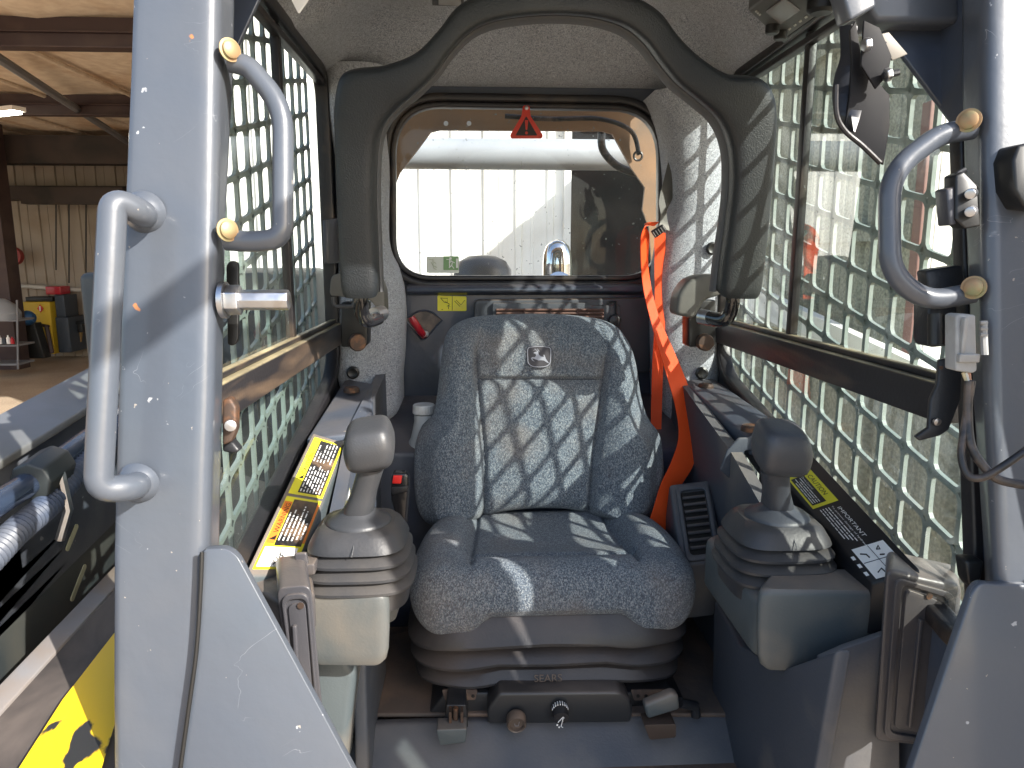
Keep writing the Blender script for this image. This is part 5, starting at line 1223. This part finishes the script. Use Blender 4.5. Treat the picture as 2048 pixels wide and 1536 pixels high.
for u, v in ((.24, 1.05),): link('aux_switch', MB().lathe(Qr.p(u, v, .0), Qr.n, [(.018, 0), (.018, .018), (.013, .022), (.001, .022)], 20), m_ink, rd)
tag(link('paper_placard', MB().prism([YP(x, y, .98) for x, y in ((578, -10), (600, -30), (614, 0), (596, 26))], (.002, .001, 0)), m_white_v, smooth=False), 'white printed placard at the upper left corner of the ceiling', 'placard')
dl = thing('dome_lamp', 'clear unlit dome lamp on the ceiling above the restraint bar', 'lamp', ZP(897, 6, .46))
q = [ZP(x, y, .452) for x, y in ((864, 12), (928, 14), (925, -30), (866, -30))]
link('housing', MB().prism(q, (0, 0, .02)), m_ink, dl, bevel=.003); link('lens', MB().prism([ZP(x, y, .4505) for x, y in ((877, 5), (922, 8), (920, -25), (878, -25))], (0, 0, -.004)), m_grey_conn, dl, bevel=.001)

# ---- things on the right front post
wb = thing('wiper_bracket', 'folded glossy black metal bracket hanging at the upper right corner', 'bracket', YP(1735, 320, .80))
m_mb = M('matte_black_steel', (.012, .012, .014), .6, spec=.2, col2=(.04, .035, .03), nscale=14, nlo=.5, nhi=.8)
m_gb = M('glossy_black_steel', (.022, .024, .030), .36, coat=.15, col2=(.10, .08, .07), nscale=14, nlo=.55, nhi=.8)
strapc = [(1698, 52, 34, .83), (1698, 110, 30, .825), (1697, 150, 50, .82), (1698, 190, 62, .81), (1697, 230, 48, .80), (1702, 264, 16, .795)]
A = cr([tuple(YP(x - w_ / 2, y, Y)) for x, y, w_, Y in strapc], 6); B = cr([tuple(YP(x + w_ / 2, y, Y - .012)) for x, y, w_, Y in strapc], 6)
secs = [[a_, a_.lerp(b_, .5) + V((0, -.006, 0)), b_, b_ + V((0, .003, 0)), a_.lerp(b_, .5) + V((0, -.002, 0)), a_ + V((0, .003, 0))] for a_, b_ in zip(A, B)]
link('shaped_strap', MB().loft(secs), m_gb, wb, angle=50)
link('folded_plate', pxprism([(1712, 40), (1726, 130), (1780, 190), (1780, 250), (1768, 330), (1688, 262), (1700, 190), (1704, 120), (1700, 60)], .79, .004), m_mb, wb, bevel=.001)
link('weld_bead', MB().tube(cr([YP(1672, 170, .785), YP(1673, 228, .785), YP(1690, 262, .785), YP(1725, 292, .785), YP(1760, 326, .785)], 6), .0028, 8), m_gasket, wb)
link('side_plate', pxprism([(1728, 40), (1760, 55), (1784, 112), (1776, 150), (1752, 178), (1722, 130)], .775, .003), m_mb, wb, bevel=.001)
link('slotted_tab', pxprism([(1752, 70), (1778, 64), (1816, 108), (1785, 121)], .79, .003), M('dusty_zinc_tab', (.22, .20, .17), .5), wb, bevel=.0008)
link('tab_slot', pxprism([(1762, 88), (1768, 82), (1775, 84), (1768, 93)], .786, .003, .002), m_ink, wb, smooth=False)
link('bolt', MB().tube([YP(1727, 90, .77), YP(1740, 88, .77)], .007, 6), m_steel, wb, bevel=.001)
link('stud', MB().tube([YP(1766, 152, .768), YP(1797, 145, .768)], .0035, 10), m_black, wb); link('nut', MB().tube([YP(1770, 151, .767), YP(1781, 148, .767)], .007, 6), m_steel, wb, bevel=.001)
link('post_header', vb := MB().prism([ray(x, y) * .80 for x, y in ((1690, -60), (1752, 45), (1925, 45), (1925, -90), (1700, -120))], (0, .06, 0)), m_paint, cab, bevel=.008)
link('header_gusset_plate', MB().prism([ray(x, y) * .83 for x, y in ((1752, 40), (1930, 40), (1930, 262), (1905, 242))], (0, .008, 0)), m_paint_dark, cab, bevel=.002)  # dark painted gusset plate below the header
link('header_cover', MB().prism([ray(x, y) * .78 for x, y in ((1678, -40), (1745, -40), (1755, 12), (1700, 42))], (0, .03, 0)), m_paint, cab, bevel=.004)
link('upper_corner_plate', MB().prism([ray(x, y) * .84 for x, y in ((455, -60), (545, -60), (466, 112))], (0, .008, 0)), m_paint_dark, cab, bevel=.002)

lt = thing('door_latch_catch', 'dark steel catch with two zinc bolts on the right front post', 'catch', ray(1915, 470) * .73)
link('plate', MB().prism([ray(x, y) * .712 for x, y in ((1912, 350), (1928, 342), (1958, 372), (1962, 452), (1932, 458), (1912, 440))], (0, .02, 0)), m_ink, lt, bevel=.002)
link('side_block', MB().prism([ray(x, y) * .715 for x, y in ((1893, 378), (1912, 372), (1914, 448), (1900, 452))], (0, .02, 0)), m_guardbox, lt, bevel=.002)
link('loop', MB().tube(fillet([ray(1909, 374) * .72, ray(1911, 350) * .72, ray(1930, 340) * .72], .006, 4), .003, 8), m_black, lt)
for py in (388, 424): link('bolt', MB().tube([ray(1940, py) * .70, ray(1945, py - 2) * .712], .0052, 12), m_steel, lt, bevel=.001)
gs = thing('door_striker', 'black moulded striker block behind the right grab handle', 'striker', ray(1890, 690) * .78)
link('bracket', MB().prism([ray(x, y) * .78 for x, y in ((1853, 542), (1870, 538), (1925, 530), (1932, 560), (1928, 600), (1860, 600))], (0, .02, 0)), m_black, gs, bevel=.003)
link('block', MB().prism([ray(x, y) * .77 for x, y in ((1858, 604), (1915, 600), (1922, 690), (1862, 696), (1857, 680))], (0, .03, 0)), m_black, gs, bevel=.004)
link('roller', MB().tube([ray(1872, 628) * .755, ray(1872, 690) * .755], .008, 14), m_ink, gs)
cn = thing('wire_connector', 'light grey electrical connector with looped cables on the right post', 'connector', ray(1935, 760) * .70)
link('housing', MB().prism([ray(x, y) * .70 for x, y in ((1912, 632), (1920, 628), (1952, 630), (1955, 742), (1946, 747), (1912, 742))], (0, .018, 0)), m_grey_conn, cn, bevel=.002)
link('rib', MB().box(ray(1926, 672) * .698, (.004, .006, .036)).box(ray(1936, 716) * .698, (.020, .006, .008)), m_grey_conn, cn, bevel=.001)
link('clip', MB().tube([ray(1967, 642) * .705, ray(1967, 672) * .705, ray(1969, 710) * .705], .0035, 8), m_grey_conn, cn)
for k in range(3): link('clip_rib', MB().tube([ray(1960, 646 + k * 12) * .703, ray(1974, 646 + k * 12) * .703], .002, 6), m_grey_conn, cn)
for k in range(3): link('pigtail', MB().tube([ray(1926 + k * 6, 745) * .705, ray(1934 + k * 3, 765) * .705], .0016, 6), M('pigtail_%d' % k, ((.6, .5, .3), (.7, .68, .6), (.5, .25, .15))[k], .5), cn)
cb = cr([ray(x, y) * d_ for x, y, d_ in ((1938, 762, .70), (1936, 830, .70), (1942, 890, .695), (1965, 930, .69), (2000, 960, .685), (2080, 975, .68))], 8)
link('cable', MB().tube(cb, .0042, 12), m_wire, cn)
cb = cr([ray(x, y) * d_ for x, y, d_ in ((1944, 762, .705), (1930, 850, .70), (1923, 910, .695), (1935, 950, .69), (1965, 955, .685), (2010, 930, .68), (2080, 880, .675))], 8)
link('cable', MB().tube(cb, .0036, 12), m_wire, cn)
wl2 = thing('window_latch', 'black spring latch with small hook on the right window rail', 'latch', ray(1870, 880) * .75)
link('plate', MB().prism([ray(x, y) * .78 for x, y in ((1880, 720), (1912, 714), (1925, 740), (1922, 800), (1898, 860), (1880, 872), (1840, 882), (1832, 874), (1858, 856), (1862, 800), (1876, 770))], (0, .006, 0)), m_black, wl2, bevel=.0015)
link('stud', MB().lathe(ray(1872, 843) * .777, (0, -1, 0), [(.004, 0), (.004, .003), (.001, .004)], 14), m_steel, wl2)
link('screw', MB().lathe(ray(1881, 735) * .777, (0, -1, 0), [(.002, 0), (.002, .002), (.0005, .002)], 10), m_bolt_r, wl2)
fl = thing('fuse_lead', 'black plug with thin red wires at the foot of the right window', 'plug', ray(1945, 1220) * .76)
link('plug', MB().prism([ray(x, y) * .76 for x, y in ((1932, 1122), (1970, 1122), (1962, 1165), (1948, 1182), (1938, 1165))], (0, .02, 0)), m_ink, fl, bevel=.003)
for k in range(3): link('wire', MB().tube(cr([ray(1946 + k * 4, 1178) * .76, ray(1938 + k * 6, 1200) * .755, ray(1942 + k * 2, 1222) * .75, ray(1955 + k * 3, 1238) * .75], 6), .0012, 6), m_tag_red, fl)
# bits on the left post and window
lt2 = thing('door_latch_catch', 'brown-dusted steel catch low on the left front post', 'catch', ray(458, 905) * .78)
link('plate', MB().prism([ray(x, y) * .765 for x, y in ((444, 800), (460, 795), (472, 815), (472, 860), (462, 885), (444, 892))], (0, .015, 0)), m_bolt_r, lt2, bevel=.003)
link('stud', MB().lathe(ray(461, 850) * .76, (.3, -1, 0), [(.006, 0), (.006, .004), (.001, .005)], 14), m_steel, lt2)
link('foot', MB().prism([ray(x, y) * .775 for x, y in ((444, 885), (464, 882), (480, 902), (468, 908), (444, 904))], (0, .015, 0)), m_black, lt2, bevel=.003)
tag(link('strike_plate', MB().prism(fillet([ray(x, y) * .785 for x, y in ((452, 530), (462, 520), (476, 525), (476, 680), (468, 692), (455, 690))], .004, 4, closed=True), (0, .006, 0)), m_ink, bevel=.001), 'slim black plate on the left post behind the zinc pin', 'plate')
tag(link('slider_handle', MB().prism([XP(x, y, XL + .012) for x, y in ((645, 440), (669, 436), (671, 526), (647, 528))], (.010, 0, 0)), m_guardbox, bevel=.003), 'grey finger pull of the left sliding window', 'handle')
wk = thing('hinge_block', 'dark hinge block at the right edge on the right post', 'hinge', ray(2040, 430) * .69)
link('block', MB().prism([ray(x, y) * .69 for x, y in ((2036, 290), (2060, 284), (2100, 300), (2100, 420), (2050, 416), (2030, 380), (2026, 320))], (0, .03, 0)), m_ink, wk, bevel=.003)

# ---- unseen open door right of the cab, its panel shaped to shade the seat
dr_ = thing('unseen_cab_door', 'unseen slate steel door, open right of the cab, shaped to shade the seat', 'door', (.66, .4, -.95))
def dpt(t_, z): return V((.655 + .05 * t_, .70 - t_, z))
def dring(i0, i1, j0, j1, o0, o1, p0, p1): return [dpt(i0, j0), dpt(i1, j0), dpt(i1, j1), dpt(i0, j1)], [dpt(o0, p0), dpt(o1, p0), dpt(o1, p1), dpt(o0, p1)]
a_, b_ = dring(.40, .45, -.20, -.05, .215, .55, -.95, .36)
link('panel', MB().ring(a_, b_, (.03, 0, 0)), m_paint, dr_, bevel=.003)
link('pane', MB().prism(a_, (.004, 0, 0)), m_glass, dr_, smooth=False)
link('handle', MB().tube([dpt(.50, -.15) + V((-.02, 0, 0)), dpt(.50, .05) + V((-.02, 0, 0))], .008, 12), m_black, dr_)

ma = thing('shade_arm', 'unseen slate arm added above the cab front to shade the left post', 'shade arm', (.33, .66, .44))  # added out of view; casts the diagonal band on the left post
link('arm', MB().tube([V((.322, .61, .44)), V((.355, .50, .47)), V((.52, -.05, .65)), V((.595, -.30, .733))], .020, 16), m_paint, ma)
link('shade_arm_end', MB().box((.60, -.34, .70), (.12, .03, .20)), m_black, ma, bevel=.01)
link('shade_arm_plate', MB().box((.60, -.323, .70), (.10, .003, .17)), m_chrome, ma)

link('shade_block', MB().prism([dpt(.085, -.27), dpt(.165, -.27), dpt(.165, .15), dpt(.085, .15)], (.03, 0, 0)), m_black, dr_, bevel=.003)  # added block, sized to shade the cushion and the right post
for z in (-.22, .10): link('hinge_arm', MB().box(dpt(.13, z) + V((.015, 0, 0)), (.02, .22, .03)), m_black, dr_, bevel=.002)
